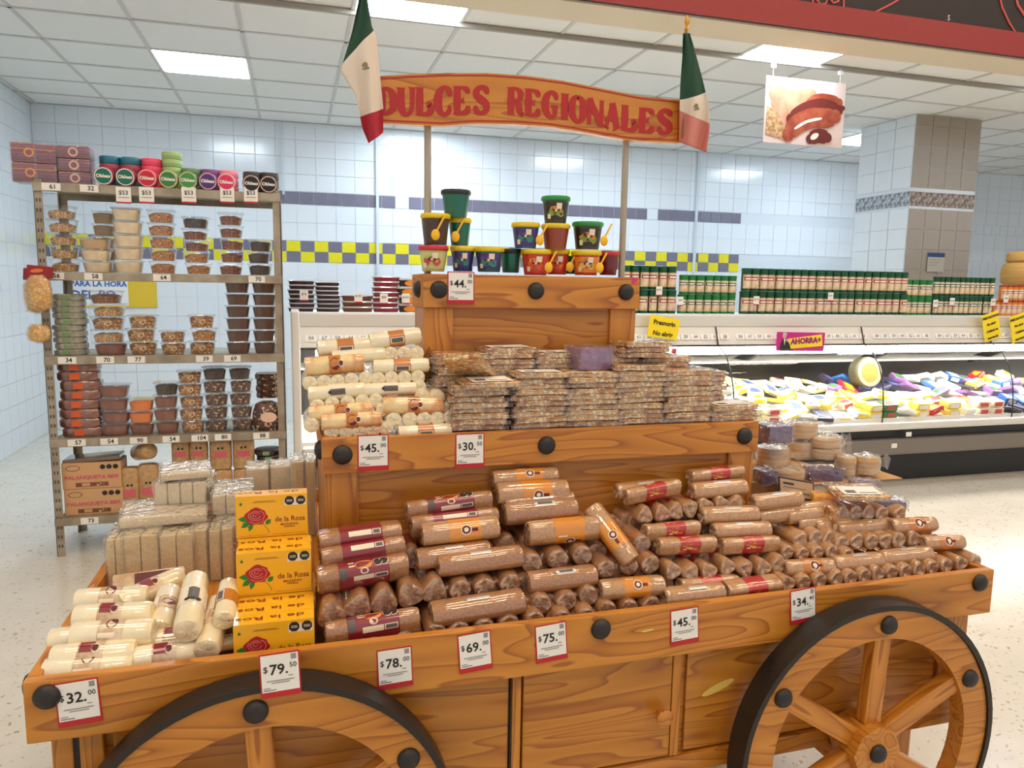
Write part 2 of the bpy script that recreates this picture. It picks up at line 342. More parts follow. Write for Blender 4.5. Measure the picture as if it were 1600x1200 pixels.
# tiled pillar
PB = mat('pillar_tile_beige', (158, 147, 134), .3); PBr = mat('pillar_brown_tile', (92, 78, 70), .3, rgb2=(176, 160, 146), nscale=30, detail=6)
cx0, cx1, cy0, cy1 = 5.58, 6.35, 5.84, 6.54
col = obj('wall_pillar', B().box(cx0, cx1, cy0, cy1, 0, CZ, GROUT), kind='structure')
tb = tilemesh(.185, .185, PB); tl = tilemesh(.225, .185, TW); tdk = tilemesh(.126, .13, PBr); tdl = tilemesh(.114, .13, mat('pillar_grey_tile', (104, 98, 112), .25, rgb2=(190, 200, 206), nscale=30, detail=6))
LM = RZ(-90)
z = .1
while z < CZ-.15:
    if not (2.26 < z < 2.5):
        for k in range(4): obj('tile', tb, col, T((cx0+.0975+k*.1925, cy0, z)))
        for k in range(3): obj('tile', tl, col, T((cx0, cy0+.117+k*.233, z)) @ LM)
    z += .19
tb2 = tilemesh(.185, .09, PB); tl2 = tilemesh(.225, .09, TW)
for k in range(4): obj('tile', tb2, col, T((cx0+.0975+k*.1925, cy0, CZ-.05)))
for k in range(3): obj('tile', tl2, col, T((cx0, cy0+.117+k*.233, CZ-.05)) @ LM)
zc = 2.375
for k in range(6): obj('tile', tdk, col, T((cx0+.066+k*.128, cy0, zc)))
for k in range(6): obj('tile', tdl, col, T((cx0, cy0+.06+k*.116, zc)) @ LM)
nb = obj('notice_sheet', B().box(-.1, .1, -.004, 0, -.09, .09, mat('notice_grey', (176, 172, 160), .6)), None, T((P(1461, 410, 5.83).x, 5.825, P(1461, 410, 5.83).z)), 'pinned notice sheet with a dark blue heading on the pillar', 'notice')
obj('heading', B().box(-.1, .1, -.006, -.004, .05, .09, mat('navy', (36, 62, 110), .5)), nb)
for k in range(3): obj('printed_line', B().box(-.08, .06-.02*k, -.005, -.004, .02-k*.025, .028-k*.025, GREYINK), nb)

# ================================================================== THE CHILLED CASE along the wall
SIL = mat('case_silver', (222, 220, 214), .3, metal=.2); SILD = mat('case_grey', (128, 120, 112), .4, metal=.3); BLK = mat('case_black', (30, 28, 28), .4); CASEW = mat('case_white', (240, 240, 236), .35); DK = mat('case_dark_back', (70, 68, 66), .3, metal=.3)
TUBEM = mat('case_tube', (255, 250, 240), .5, emit=TUBE); GLS = clear('case_glass', alpha=.0, rough=.02, gloss=.6)
X0, X1, YF, YT = .03, 9.7, 4.62, 4.98
case = obj('refrigerated_display_case', None, None, None, 'long chilled display case with curved glass along the tiled wall', 'fridge')
def cp(n, b, **k): return obj(n, b, case, **k)
cp('kick_plate', B().box(X0, X1, YF+.12, 5.6, 0, .24, BLK))
cp('bumper_rail', B().box(X0, X1, YF-.02, YF+.14, .24, .37, SILD, .02))
cp('black_recess', B().box(X0, X1, YF+.03, YF+.16, .37, .44, BLK))
cp('sill_rail', B().box(X0, X1, YF-.03, YF+.10, .44, .50, SIL, .02))
cp('deck', B().box(X0, X1, YF+.05, 5.75, .44, .52, CASEW).box(X0, X1, 5.70, 5.75, .5, 1.0, DK))
cp('back_panel', B().box(X0, X1, 5.72, 5.78, 0, 1.20, DK))
cp('inner_shelf', B().box(X0, X1, 5.3, 5.7, .90, .915, SIL))
cp('canopy', B().box(X0, X1, YT-.02, 5.75, 1.24, 1.30, CASEW, .01).box(X0, X1, YT-.06, YT, 1.22, 1.31, SIL, .01))
cp('ticket_strip', B().add([(X0, YT-.055, 1.22), (X1, YT-.055, 1.22), (X1, YT-.10, 1.09), (X0, YT-.10, 1.09)], [(0, 1, 2, 3)], mat('ticket_strip_grey', (222, 218, 210), .4)).box(X0, X1, YT-.11, YT-.09, 1.075, 1.09, DK))
cp('light_housing', B().box(X0, X1, YT-.05, YT+.2, 1.075, 1.21, CASEW))
cp('light_tube', B().box(X0+.1, X1-.1, YT-.04, YT+.10, 1.01, 1.07, TUBEM, .01))
cp('end_panel', B().box(X0-.05, X0, YF-.02, 5.78, 0, 1.33, CASEW, .01))
cp('end_panel', B().box(X1, X1+.05, YF-.02, 5.78, 0, 1.33, CASEW, .01))
seams = [X0+.02, 1.72, 3.02, 4.33, 5.62, 6.95, 8.25, 9.6]
gprof = [(YF+.0, .50), (YF+.0, .62), (YF+.02, .78), (YF+.07, .92), (YF+.15, 1.03), (YT-.105, 1.09)]
for a, b in zip(seams, seams[1:]):
    vs = [(a+.006, y, z) for y, z in gprof]+[(b-.006, y, z) for y, z in gprof]; n = len(gprof)
    g = B().add(vs, [(i, i+1, i+1+n, i+n) for i in range(n-1)], GLS)
    obj('curved_pane', g.mesh('pane', True), case)
for x in seams[1:]:
    bb = B()
    for (y, z), (y2, z2) in zip(gprof, gprof[1:]): bb.tube((x, y-.003, z), (x, y2-.003, z2), .005, BLK, 6)
    bb.tube((x, YT-.11, 1.09), (x, YT-.065, 1.22), .005, BLK, 6)
    cp('pane_seam', bb)
for x in (.8, 2.3, 3.6, 4.9, 6.2):
    cp('bracket_arm', B().add([(x, 5.0, 1.12), (x+.05, 5.0, 1.12), (x+.05, 5.6, .9), (x, 5.6, .9), (x, 5.0, 1.06), (x+.05, 5.0, 1.06), (x+.05, 5.6, .84), (x, 5.6, .84)], [(0, 1, 2, 3), (4, 7, 6, 5), (0, 4, 5, 1), (2, 6, 7, 3), (0, 3, 7, 4), (1, 5, 6, 2)], BLK))
for x in (4.55, 4.42): cp('rail_label', B().box(x, x+.05, YF-.024, YF-.02 if x > 4.5 else YF-.018, .385 if x > 4.5 else .30, .42 if x > 4.5 else .335, WHITE))
tk = B()
TK = ['84', '67', '59', '44', '52', '61', '38']
k = 0; x = .10
while x < 8.4:
    if 1.5 < x < 2.6 and False: pass
    c = obj('shelf_ticket', B().add([(-.035, -.002, -.022), (.035, -.002, -.022), (.035, .005, .022), (-.035, .005, .022)], [(0, 1, 2, 3)], WHITE).mesh('ticket'), case, T((x, YT-.085+.0, 1.148)) @ RX(-18))
    if x < 6.6: obj('lettering', text_mesh(TK[k % 7], .034, GREYINK, .001), c, T((0, -.006, 0)))
    k += 1; x += .082 + (.05 if k % 7 == 0 else 0)
# posters hung on the glass
YEL = mat('sign_yellow', (250, 222, 20), .45); MAG = mat('sign_magenta', (196, 30, 140), .45)
def glass_sign(px, py, wd, ht, ang, cols, lab, lines, sz):
    c = P(px, py, YT-.13); M = T(c) @ RY(ang)
    o = obj('hanging_notice', B().box(-wd/2, wd/2, -.002, .002, -ht/2, ht/2, cols), None, M, lab, 'sign')
    for i, (s, dx) in enumerate(lines): text(o, s, dx, ht/2-(i+.6)*ht/len(lines), -.004, sz, INK, .0015)
    return o
glass_sign(1037, 512, .24, .155, 8, YEL, 'yellow notice on the case glass beside the cart, reading Presnorin No abrir', [('Presnorin', 0), ('No abrir', 0)], .045)
glass_sign(1549, 510, .17, .23, -16, YEL, 'yellow notice on the case reading Precaucion, nearer the pillar', [('PRECAUCION', 0), ('No abrir', 0), ('Cuidado tu', 0), ('mercancia', 0)], .027)
glass_sign(1592, 512, .17, .23, -16, YEL, 'yellow notice on the case cut off by the picture edge', [('PRECAUCION', 0), ('No abrir', 0), ('Cuidado', 0), ('mercancia', 0)], .027)
c = P(1251, 534, YT-.14); ah = obj('savings_banner', B().box(-.215, .215, -.002, .002, -.072, .072, MAG), None, T(c) @ RY(1), 'magenta and yellow savings banner with a suited figure on the chilled case', 'sign')
obj('yellow_stripe', B().poly([(-.1, -.055), (.20, -.03), (.185, .06), (-.13, .02)], YEL, 0, T((0, -.003, 0))), ah)
SKIN = mat('printed_skin', (214, 176, 150), .6); SUIT = mat('printed_suit', (40, 36, 44), .6)
obj('printed_figure', B().poly([(-.185, -.07), (-.08, -.07), (-.10, -.02), (-.13, .02), (-.165, .02), (-.18, -.02)], SUIT, 0, T((0, -.0045, 0))).ell(-.15, .045, .018, .022, SKIN, -.005).ell(-.15, .058, .02, .012, mat('printed_hair', (190, 190, 190), .6), -.0055).ell(-.12, .012, .014, .012, SKIN, -.0055).poly([(-.155, .02), (-.14, .02), (-.146, -.03)], WHITE, 0, T((0, -.0055, 0))), ah)
text(ah, 'AHORRA+', .045, .004, -.006, .058, mat('banner_purple', (150, 20, 120), .5), .003, M=RY(-4))

# goods heaped in the case
CHEESE = [((244, 238, 214), 'cream cheese block'), ((250, 248, 244), 'white cheese packet'), ((240, 214, 90), 'yellow cheese packet'), ((236, 160, 60), 'orange cheese brick'), ((246, 236, 170), 'pale yellow cheese slab'), ((60, 130, 70), 'green cheese box'), ((200, 40, 50), 'red ham packet'), ((60, 110, 190), 'blue ham packet'), ((150, 110, 170), 'purple ham packet'), ((50, 46, 70), 'dark sausage packet')]
def pack_mesh(wd, dp, ht, m, m2, seed):
    r = random.Random(seed); b = B().box(-wd/2, wd/2, -dp/2, dp/2, 0, ht, m, min(ht, dp)*.28)
    b.box(-wd*.3, wd*.3, -dp/2-.001, -dp/2+.001, ht*.2, ht*.8, m2).box(-wd*.3, wd*.25, -dp*.3, dp*.3, ht-.001, ht+.001, m2)
    b.v = [(x+r.uniform(-.004, .004), y+r.uniform(-.004, .004), z+r.uniform(-.003, .003)) for x, y, z in b.v]
    return b.mesh('packet', True)
packs = []
for i, (c, n) in enumerate(CHEESE):
    m = mat('packet_%d' % i, c, .35); l = [mat('packet_print_red', (200, 60, 60), .4), WHITE, mat('packet_print_blue', (70, 90, 170), .4), YEL, mat('packet_print_green', (60, 130, 60), .4)][(i*3) % 5]
    packs.append([pack_mesh(.13, .10, .055, m, l, i), pack_mesh(.17, .13, .03, m, l, i+50)])
rowname = ['front', 'second', 'third', 'fourth', 'back']
for r in range(5):
    n = 0; x = 1.9+.05*r if r else 2.02
    while x < 6.5:
        n += 1
        if x < 4.3: k = R_.choice([0, 1, 1, 1, 4, 4, 0, 1, 2] if r < 3 else [0, 1, 4, 4, 1, 4, 1])
        else: k = R_.choice([0, 1, 1, 4, 6, 1, 2] if r < 2 else [1, 6, 7, 8, 1, 9, 2, 1])
        if x > 5.6 and r < 2: k = R_.choice([9, 1, 7, 9])
        if abs(x-4.45) < .08 and r == 0: k = 5
        if abs(x-3.9) < .07 and r == 0: k = 9
        st = 2 if r == 0 and k in (0, 4, 3, 5, 2) else 1
        y = YF+.12+r*.15; z = .522+r*.045
        for s in range(st):
            me = packs[k][0 if st > 1 or R_.random() < .4 else 1]
            tl_ = 0 if r == 0 and st > 1 else R_.uniform(-25, 25)
            M = T((x, y, z+s*.058+abs(tl_)*.0008)) @ RZ(R_.uniform(-5, 5) if st > 1 else R_.choice([R_.uniform(-20, 20), R_.uniform(60, 120)])) @ RX(tl_*.6+12) @ RY(tl_)
            obj('deli_packet', me, None, M, '%s in the chilled case, %s along the %s row%s' % (CHEESE[k][1], nth(n), rowname[r], (' on top' if s else ' underneath') if st > 1 else ''), 'packet', 'packets heaped in the chilled case')
        x += .142+R_.uniform(0, .02)
# round cheese tin standing at the back of the case
tin = obj('round_cheese_tin', B().lathe([(.13, 0), (.135, .01), (.135, .09), (.13, .10)], mat('tin_green', (84, 84, 66), .4), 28), None, T(P(1345, 583, 5.25)) @ RX(80), 'large round tin standing behind the packets in the chilled case', 'tin')
obj('lid', B().lathe([(.118, .1), (.118, .106), (.10, .106)], mat('tin_rim', (196, 170, 130), .4), 28).lathe([(.085, .1065), (.085, .108)], mat('tin_orange', (196, 124, 60), .4), 28), tin)
# red capped bottles inside the case beside the cart
CAPR = mat('bottle_cap_red', (170, 20, 40), .35); MILK = mat('milk_bottle', (236, 226, 214), .4)
for i, (px, py) in enumerate([(1003, 545), (1017, 548), (1026, 543), (1038, 546), (1052, 548), (1070, 551)]):
    q = P(px, py, 4.95+.03*(i % 2)); o = obj('yogurt_bottle', B().lathe([(.026, -.16), (.03, -.15), (.03, -.05), (.018, -.015), (.018, 0)], MILK, 14).mesh('b', True), None, T((q.x, q.y, q.z-.02)), 'red-capped bottle in the chilled case, %s from the wooden cart' % nth(i+1), 'bottle')
    obj('bottle_cap', B().lathe([(.026, -.005), (.026, .035), (.022, .038)], CAPR, 14).mesh('c', True), o)
# canisters of grated cheese on top of the case
GRN = mat('canister_green', (14, 76, 46), .35); GRN2 = mat('canister_bright_green', (26, 118, 56), .35); LAB = mat('canister_label_cream', (226, 206, 178), .5, rgb2=(196, 160, 116), nscale=14); LABR = mat('canister_red_print', (170, 50, 50), .5); CAN_O = mat('canister_orange', (222, 130, 40), .5)
def canister(r, h, body, lid, logo, name):
    o = obj(name, B().lathe([(r*.96, 0), (r, .004), (r, h*.9)], body, 16).mesh('c', True), None, T((0, 0, -9)))
    obj('lid', B().lathe([(r*1.04, h*.88), (r*1.04, h*.985), (r*.9, h)], lid, 16).mesh('c', True), o)
    lb = B(); n = 8
    for (z0, z1, a0, m, rr) in ((h*.12, h*.72, 1.25, LAB, 1.01), (h*.46, h*.62, .95, logo, 1.02), (h*.50, h*.57, .7, WHITE, 1.03)):
        vs = []
        for i in range(n+1):
            a = -PI/2-.25-a0+2*a0*i/n
            vs += [(r*rr*math.cos(a), r*rr*math.sin(a), z0), (r*rr*math.cos(a), r*rr*math.sin(a), z1)]
        lb.add(vs, [(2*i, 2*i+2, 2*i+3, 2*i+1) for i in range(n)], m)
    obj('wrap_label', lb.mesh('l', True), o); return proto(o)
canA = canister(.037, .175, GRN, GRN, LABR, 'cheese_canister'); canB = canister(.034, .145, GRN2, GRN2, mat('canister_dark_print', (40, 60, 50), .5), 'cheese_canister'); canC = canister(.026, .16, GRN, GRN, GRN, 'cheese_canister'); canD = canister(.03, .13, CAN_O, mat('canister_red_lid', (160, 50, 30), .4), LABR, 'cheese_canister')
YC, ZT = 5.07, 1.312
def canrow(pr, xa, xb, step, z, lab, y=YC):
    n = 0; x = xa
    while x < xb:
        n += 1; inst(pr, T((x, y+R_.uniform(-.008, .008), z)) @ RZ(R_.uniform(-25, 25)), lab % nth(n), 'canister', 'canisters on top of the chilled case'); x += step
xc = lambda px: P(px, 470, YC).x
canrow(canA, xc(975), xc(1058), .076, ZT, 'tall green cheese canister, %s from the cart, lower row of the first block')
canrow(canA, xc(975), xc(1058), .076, ZT+.176, 'tall green cheese canister, %s from the cart, upper row of the first block')
canrow(canB, xc(1066), xc(1153), .07, ZT, 'bright green short canister, %s from the cart, lower row')
canrow(canB, xc(1066), xc(1153), .07, ZT+.146, 'bright green short canister, %s from the cart, upper row')
canrow(canA, xc(1163), xc(1410), .075, ZT, 'tall green canister, %s in the lower row of the long middle block')
canrow(canA, xc(1163), xc(1410), .075, ZT+.176, 'tall green canister, %s in the upper row of the long middle block')
canrow(canB, xc(1416), xc(1452), .07, ZT, 'bright green canister, %s in the lower row before the pillar')
canrow(canB, xc(1416), xc(1452), .07, ZT+.146, 'bright green canister, %s in the upper row before the pillar')
canrow(canC, xc(1460), xc(1548), .054, ZT, 'slim green canister, %s in the lower row beside the orange ones')
canrow(canC, xc(1460), xc(1548), .054, ZT+.161, 'slim green canister, %s in the upper row beside the orange ones')
canrow(canD, xc(1558), xc(1680), .062, ZT, 'orange canister, %s in the lower row under the round cheese')
canrow(canD, xc(1566), xc(1680), .062, ZT+.131, 'orange canister, %s in the upper row under the round cheese')
q = P(1598, 420, YC+.1)
whl = obj('brown_cheese_round', B().lathe([(.20, 0), (.225, .03), (.232, .1), (.225, .17), (.20, .2)], mat('cheese_rind', (178, 134, 66), .6, rgb2=(200, 156, 84), nscale=5, stretch=(1, 1, 30)), 36).lathe([(.18, .2), (.2, .22), (.2, .27), (.18, .3)], mat('cheese_rind', (0, 0, 0)), 36).mesh('w', True), None, T((q.x+.1, q.y, ZT+.262)), 'large brown round cheese stacked over the orange canisters', 'cheese')
# small price cards clipped to the goods on the case
def mini(px, py, Y, s, lab, par=None, wd=.052):
    o = obj('price_card', B().box(-wd/2, wd/2, 0, .002, -.035, .035, WHITE).rect(-wd/2, wd/2, -.035, -.026, RED, -.0006), None, T(P(px, py, Y)), lab, 'price card', 'small price cards on the case')
    text(o, s, 0, .010, -.001, .02, INK, .0002); return o
for px, py, s, wh in ((1030, 455, '$141', 'nearest the cart on the canisters'), (1063, 471, '$68', 'on the bright green canisters'), (1182, 470, '$134', 'at the start of the long canister block'), (1298, 464, '$141', 'halfway along the long canister block'), (1462, 475, '$34', 'where the slim canisters begin'), (1488, 472, '$143', 'in the middle of the slim canisters'), (1552, 473, '$85', 'where the orange canisters begin'), (1572, 468, '$98', 'under the round cheese')): mini(px, py, YC-.06, s, 'small white price card %s' % wh, wd=.05)
# flat tubs of dark paste stacked on the case near the rack
PASTE = [mat('paste_plum', (62, 34, 44), .3, rgb2=(40, 22, 30), nscale=20), mat('paste_dark', (48, 28, 34), .3), mat('paste_brown', (110, 62, 40), .35), mat('paste_red', (140, 40, 50), .3), mat('paste_jar_dark', (50, 34, 30), .3)]
TUBC = mat('flat_tub_clear', (190, 180, 176), .15, coat=1)
for c, (px, n, wd, mi, nm, h) in enumerate([(471, 7, .17, 0, 'plum paste', .027), (512, 7, .16, 1, 'dark paste', .026), (559, 3, .21, 2, 'brown paste', .034), (602, 7, .18, 3, 'red paste', .032), (640, 4, .17, 4, 'orange-labelled', .055)]):
    x = P(px, 470, YC).x
    for k in range(n):
        o = obj('flat_tub', B().lathe([(.44, 0), (.47, h*.75)], PASTE[mi], 16, sq=(wd, .13, 5)).mesh('t', 40), None, T((x+R_.uniform(-.006, .006), YC, ZT+k*(h+.002))) @ RZ(R_.uniform(-4, 4)), 'flat %s tub on the case, %s up its stack' % (nm, nth(k+1)), 'tub', 'stacked flat tubs on the case')
        obj('lid', B().lathe([(.5, h*.75), (.51, h*.85), (.48, h)], TUBC if k < n-1 or mi != 2 else PASTE[2], 16, sq=(wd, .13, 5)).mesh('t', 40), o)
        if mi == 4: obj('round_label', B().ell(0, h*.4, .05, h*.36, mat('tub_orange_label', (230, 140, 40), .5), -.068), o)
for px, py, s, wh in ((475, 462, '$76', 'plum'), (560, 465, '$142', 'brown'), (600, 467, '$56', 'red'), (634, 467, '$103', 'orange-labelled')): mini(px, py, YC-.1, s, 'small white price card before the %s paste tubs' % wh)

# ================================================================== METAL RACK with tubs
RK = STEEL; RX0, RX1, RY0, RY1 = -1.262, -.062, 4.41, 4.86
rack = obj('shelf_rack', None, None, None, 'slotted steel shelf rack with five shelves of tubs and bags behind the cart', 'shelf')
HOLE = mat('slot_dark', (90, 84, 76), .6)
for x, sx in ((RX0, 1), (RX1, -1)):
    for y, sy in ((RY0, 1), (RY1, -1)):
        b = B().box(min(x, x+sx*.04), max(x, x+sx*.04), min(y, y+sy*.003), max(y, y+sy*.003), 0, 2.0, RK).box(min(x, x+sx*.003), max(x, x+sx*.003), min(y, y+sy*.04), max(y, y+sy*.04), 0, 2.0, RK)
        obj('upright_post', b, rack)
sl = B()
for k in range(38):
    z = .06+k*.051
    for x in (RX0+.013, RX0+.028): sl.box(x-.004, x+.004, RY0-.0015, RY0-.0005, z-.009, z+.009, HOLE)
obj('post_slots', sl, rack, kind='stuff')
SHZ = [1.985, 1.535, 1.095, .652, .218]
for z in SHZ: obj('shelf_board', B().box(RX0+.02, RX1-.02, RY0+.005, RY1-.005, z-.012, z, RK).box(RX0+.0, RX1, RY0-.012, RY0-.002, z-.045, z+.0, RK, .002).box(RX0+.02, RX1-.02, RY1-.01, RY1-.003, z-.045, z, RK), rack)
def rtag(px, sh, s, i):
    q = P(px, 500, RY0-.014); o = obj('shelf_ticket', B().box(-.043, .043, 0, .002, -.018, .018, WHITE), rack, T((q.x, RY0-.015, SHZ[sh]-.022)))
    text(o, s, .008, 0, -.001, .032, INK, .0006)
for px, sh, s in ((93, 0, '61'), (151, 0, '32'), (90, 1, '56'), (150, 1, '58'), (256, 1, '64'), (403, 1, '70'), (101, 2, '34'), (161, 2, '70'), (210, 2, '77'), (317, 2, '39'), (361, 2, '69'), (108, 3, '57'), (160, 3, '54'), (207, 3, '90'), (259, 3, '54'), (305, 3, '104'), (342, 3, '80'), (403, 3, '88'), (121, 4, '73'), (185, 4, '73')): rtag(px, sh, s, 0)
for i, px in enumerate((193, 229, 295, 355, 392)):
    q = P(px, 305, RY0-.02); o = obj('hanging_price_card', B().box(-.036, .036, 0, .002, -.042, .042, WHITE).rect(-.036, .036, -.042, -.034, RED, -.001), rack, T((q.x, RY0-.02, q.z)))
    text(o, '$53', 0, .012, -.001, .03, INK, .0004); obj('printed_line', B().rect(-.026, .026, -.014, -.010, GREYINK, -.001), o)
RG = 'goods on the steel rack'
# top shelf: striped wafer packs
STR = nuts('wafer_stripes', [(176, 84, 110), (150, 70, 90), (214, 150, 90), (120, 60, 110), (196, 110, 130), (210, 176, 120)], 1, gap=(90, 40, 60), bump=.3)
STR.node_tree.nodes['Mapping'].inputs['Scale'].default_value = (.5, .5, 170)
def fx(px, sh, y=.1): return P(px, 400, RY0+y).x
zt = SHZ[0]
BADGE = mat('badge_orange', (230, 150, 60), .5); BADGE2 = mat('badge_cream', (226, 190, 170), .5); BADGE3 = mat('badge_wine', (140, 60, 80), .5)
for i, (px, n, wd, hh, bd) in enumerate([(54, 2, .115, .10, BADGE), (86, 2, .10, .098, None), (129, 3, .15, .066, BADGE2)]):
    for k in range(n):
        o = obj('wafer_pack', B().box(-wd/2, wd/2, -.05, .05, .001, hh-.002, STR, .006), None, T((fx(px, 0), RY0+.09, zt+k*hh)) @ RZ(R_.uniform(-3, 3)), 'striped wafer pack on the rack top, %s up the %s stack from the left wall' % (nth(k+1), nth(i+1)), 'wafers', RG)
        if bd: obj('round_badge', B().ell(wd*.22 if i == 0 else 0, hh/2, .024, .024, bd, -.052).ell(wd*.22 if i == 0 else 0, hh/2, .015, .015, BADGE3, -.053), o)
        obj('film_wrap', B().box(-wd/2-.004, wd/2+.004, -.055, .055, 0, hh-.001, FILM, .008), o)
OBL = [(173, (22, 110, 92), (150, 60, 80), 2), (206, (22, 110, 92), (150, 60, 80), 2), (239, (206, 30, 60), (226, 70, 100), 2), (271, (60, 130, 60), (140, 170, 110), 3), (301, (70, 150, 70), (96, 130, 90), 1), (331, (84, 50, 120), (120, 70, 130), 1), (359, (226, 50, 100), (230, 130, 150), 1), (397, (34, 32, 34), (60, 56, 56), 1), (423, (34, 32, 34), (56, 50, 50), 1)]
nm = ['green and wine', 'second green and wine', 'red', 'tall green', 'mid green', 'purple', 'pink', 'black', 'end black']
for i, (px, c1, c2, n) in enumerate(OBL):
    m1 = mat('disc_face_%d' % i, c1, .3); m2 = mat('disc_side_%d' % i, c2, .35, rgb2=tuple(min(255, int(v*1.25)) for v in c2), nscale=1.5, stretch=(1, 1, 60)); x = fx(px, 0, .05)
    o = obj('round_wafer_pack', B().lathe([(.040, -.02), (.047, -.014), (.047, .05), (.04, .056)], m2, 24).mesh('d', 50), None, T((x, RY0+.035, zt+.048)) @ RX(94), 'upright round wafer pack with %s face on the rack top' % nm[i], 'wafers', RG)
    f = obj('face_label', B().lathe([(.038, .057), (.038, .058)], m1, 24).lathe([(.043, .0555), (.043, .0565)], BADGE2 if i > 1 else WHITE, 24), o)
    obj('lettering', text_mesh('Obleas', .024, WHITE, .001), o, T((0, 0, .0605)) @ RX(-90) )
    for k in range(n): inst_ = obj('lying_wafer_pack', B().lathe([(.05, 0), (.052, .004), (.052, .036), (.05, .04)], m2 if not (i < 2 and k % 2) else mat('disc_teal', (40, 120, 140), .35), 24).mesh('d', 50), None, T((x, RY0+.15, zt+.001+.0415*(k+(2 if n < 3 else 2)))), 'wafer pack lying on the rack top, %s layer behind the %s one' % (nth(k+1), nm[i]), 'wafers', RG)
    for k in range(2): obj('lying_wafer_pack', inst_.data, None, T((x, RY0+.15, zt+.001+.0415*k)), 'wafer pack hidden low on the rack top behind the %s one, %s' % (nm[i], 'below' if k == 0 else 'above'), 'wafers', RG)
# clear tubs
def tub(wd, dp, h, fillm, fill=.7, bump=.004, sd=0, lid=True, name='clear_tub'):
    r = random.Random(sd); b = B(); n = 20
    pr = [(.39, 0), (.41, h*.03), (.47, h*.86), (.5, h*.88), (.5, h*.93)]
    b.lathe(pr, CLEARP, n, sq=(wd, dp, 4.5)); b.f.pop()
    o = obj(name, b.mesh('tub', 35), None, T((0, 0, -9)))
    c = B(); hh = h*.86*fill+.001; rr = .385+.075*fill
    pf = [(.375, .002), (rr, hh*.97), (rr*.8, hh+bump), (rr*.45, hh+bump*2), (.02, hh+bump*1.5)]
    c.lathe(pf, fillm, n, sq=(wd, dp, 4.5)); c.v = [(x, y, z+(r.uniform(-bump, bump) if z > hh*.9 else 0)) for x, y, z in c.v]
    obj('contents', c.mesh('fill', 50), o)
    if lid: obj('lid', B().lathe([(.515, h*.90), (.53, h*.93), (.52, h*.97), (.44, h*.985), (.43, h)], CLEARP, n, sq=(wd, dp, 4.5)).mesh('lid', 35), o)
    return proto(o)
CREAM = mat('content_cream', (244, 228, 196), .7, rgb2=(236, 214, 176), nscale=30); CHIP = nuts('content_chips', [(226, 186, 130), (212, 166, 106), (238, 204, 154)], 75); ALM = nuts('content_almond', [(206, 140, 78), (222, 160, 96), (184, 118, 62), (230, 180, 120)], 75)
BRN = nuts('content_brown', [(150, 84, 50), (172, 102, 62), (126, 68, 42)], 75, gap=(50, 26, 16)); DRK = nuts('content_dark', [(56, 38, 28), (40, 28, 22), (70, 48, 36)], 60, gap=(20, 14, 10)); GRA = nuts('content_granola', [(220, 178, 120), (186, 130, 78), (238, 208, 158), (140, 86, 50)], 90)
ORA = mat('content_orange', (236, 130, 50), .4); PLB = mat('content_plum_brown', (126, 74, 62), .35, rgb2=(146, 90, 76), nscale=25); CHO = mat('content_chocolate', (74, 44, 34), .35, rgb2=(90, 54, 42), nscale=20); TANP = mat('content_tan_paste', (206, 172, 130), .5)
PEC = nuts('content_pecan', [(120, 70, 44), (90, 50, 34), (206, 176, 136), (76, 44, 30)], 80, gap=(50, 28, 20))
H1 = .083
tubs = {k: tub(.135, .12, H1, m, fl, bp, i) for i, (k, m, fl, bp) in enumerate([('chips', CHIP, .55, .007), ('cream', CREAM, .95, .002), ('almond', ALM, .7, .005), ('brown', BRN, .65, .005), ('dark', DRK, .8, .005), ('granola', GRA, .8, .006), ('orange', ORA, .8, .004), ('plum', PLB, .9, .002), ('choc', CHO, .97, .001), ('tan', TANP, .9, .002), ('pecan', PEC, .85, .005)])}
desc = {'chips': 'tub of pale tan chips', 'cream': 'tub of cream powder', 'almond': 'tub of golden brown nuts', 'brown': 'tub of reddish brown nuts', 'dark': 'tub of near-black dried fruit', 'granola': 'tub of granola clusters', 'orange': 'tub of orange candied fruit', 'plum': 'tub of brown paste', 'choc': 'tub of dark chocolate paste', 'tan': 'tub of dull tan paste', 'pecan': 'tub of mixed nuts'}
shn = ['top', 'second', 'third', 'fourth', 'bottom']
def stack(px, sh, kinds, h, sc_=1, y=.08, extra='', jit=.006):
    x = fx(px, sh, y)
    for k, kd in enumerate(kinds):
        inst(tubs[kd], T((x+R_.uniform(-jit, jit), RY0+y+R_.uniform(-.005, .005), SHZ[sh]+.001+k*h)) @ RZ(R_.uniform(-4, 4)) @ S3(sc_, sc_, h/H1), desc[kd]+', %s up the %sstack, %s shelf' % (nth(k+1), extra, shn[sh]), 'tub', RG)
stack(100, 1, ['chips']*5, .068, 1.02, extra='first ')
stack(152, 1, ['cream']*2+['tan'], .061, 1.1, extra='second '); stack(165, 1, ['tan']*5, .067, .9, y=.26, extra='rear ')
stack(201, 1, ['cream']*5, .069, 1.08, extra='third '); stack(255, 1, ['almond']*5, .068, 1.02, extra='fourth ')
stack(308, 1, ['almond', 'almond', 'brown', 'brown', 'dark'], .062, 1.02, extra='fifth '); stack(362, 1, ['brown']*5, .068, .98, extra='sixth '); stack(406, 1, ['dark']*3, .066, .95, extra='seventh ')
stack(165, 2, ['plum', 'chips', 'granola', 'chips', 'brown'], .069, 1.22, extra='tub '); stack(217, 2, ['granola']*3, .072, 1.08, extra='granola '); stack(266, 2, ['granola']*2, .066, .98, extra='short '); stack(313, 2, ['granola', 'almond', 'granola'], .073, 1.03, extra='three-tub ')
stack(369, 2, ['choc']*6, .068, 1.0, extra='first dark ', jit=.002); stack(411, 2, ['choc']*6, .068, 1.0, extra='end dark ', jit=.002)
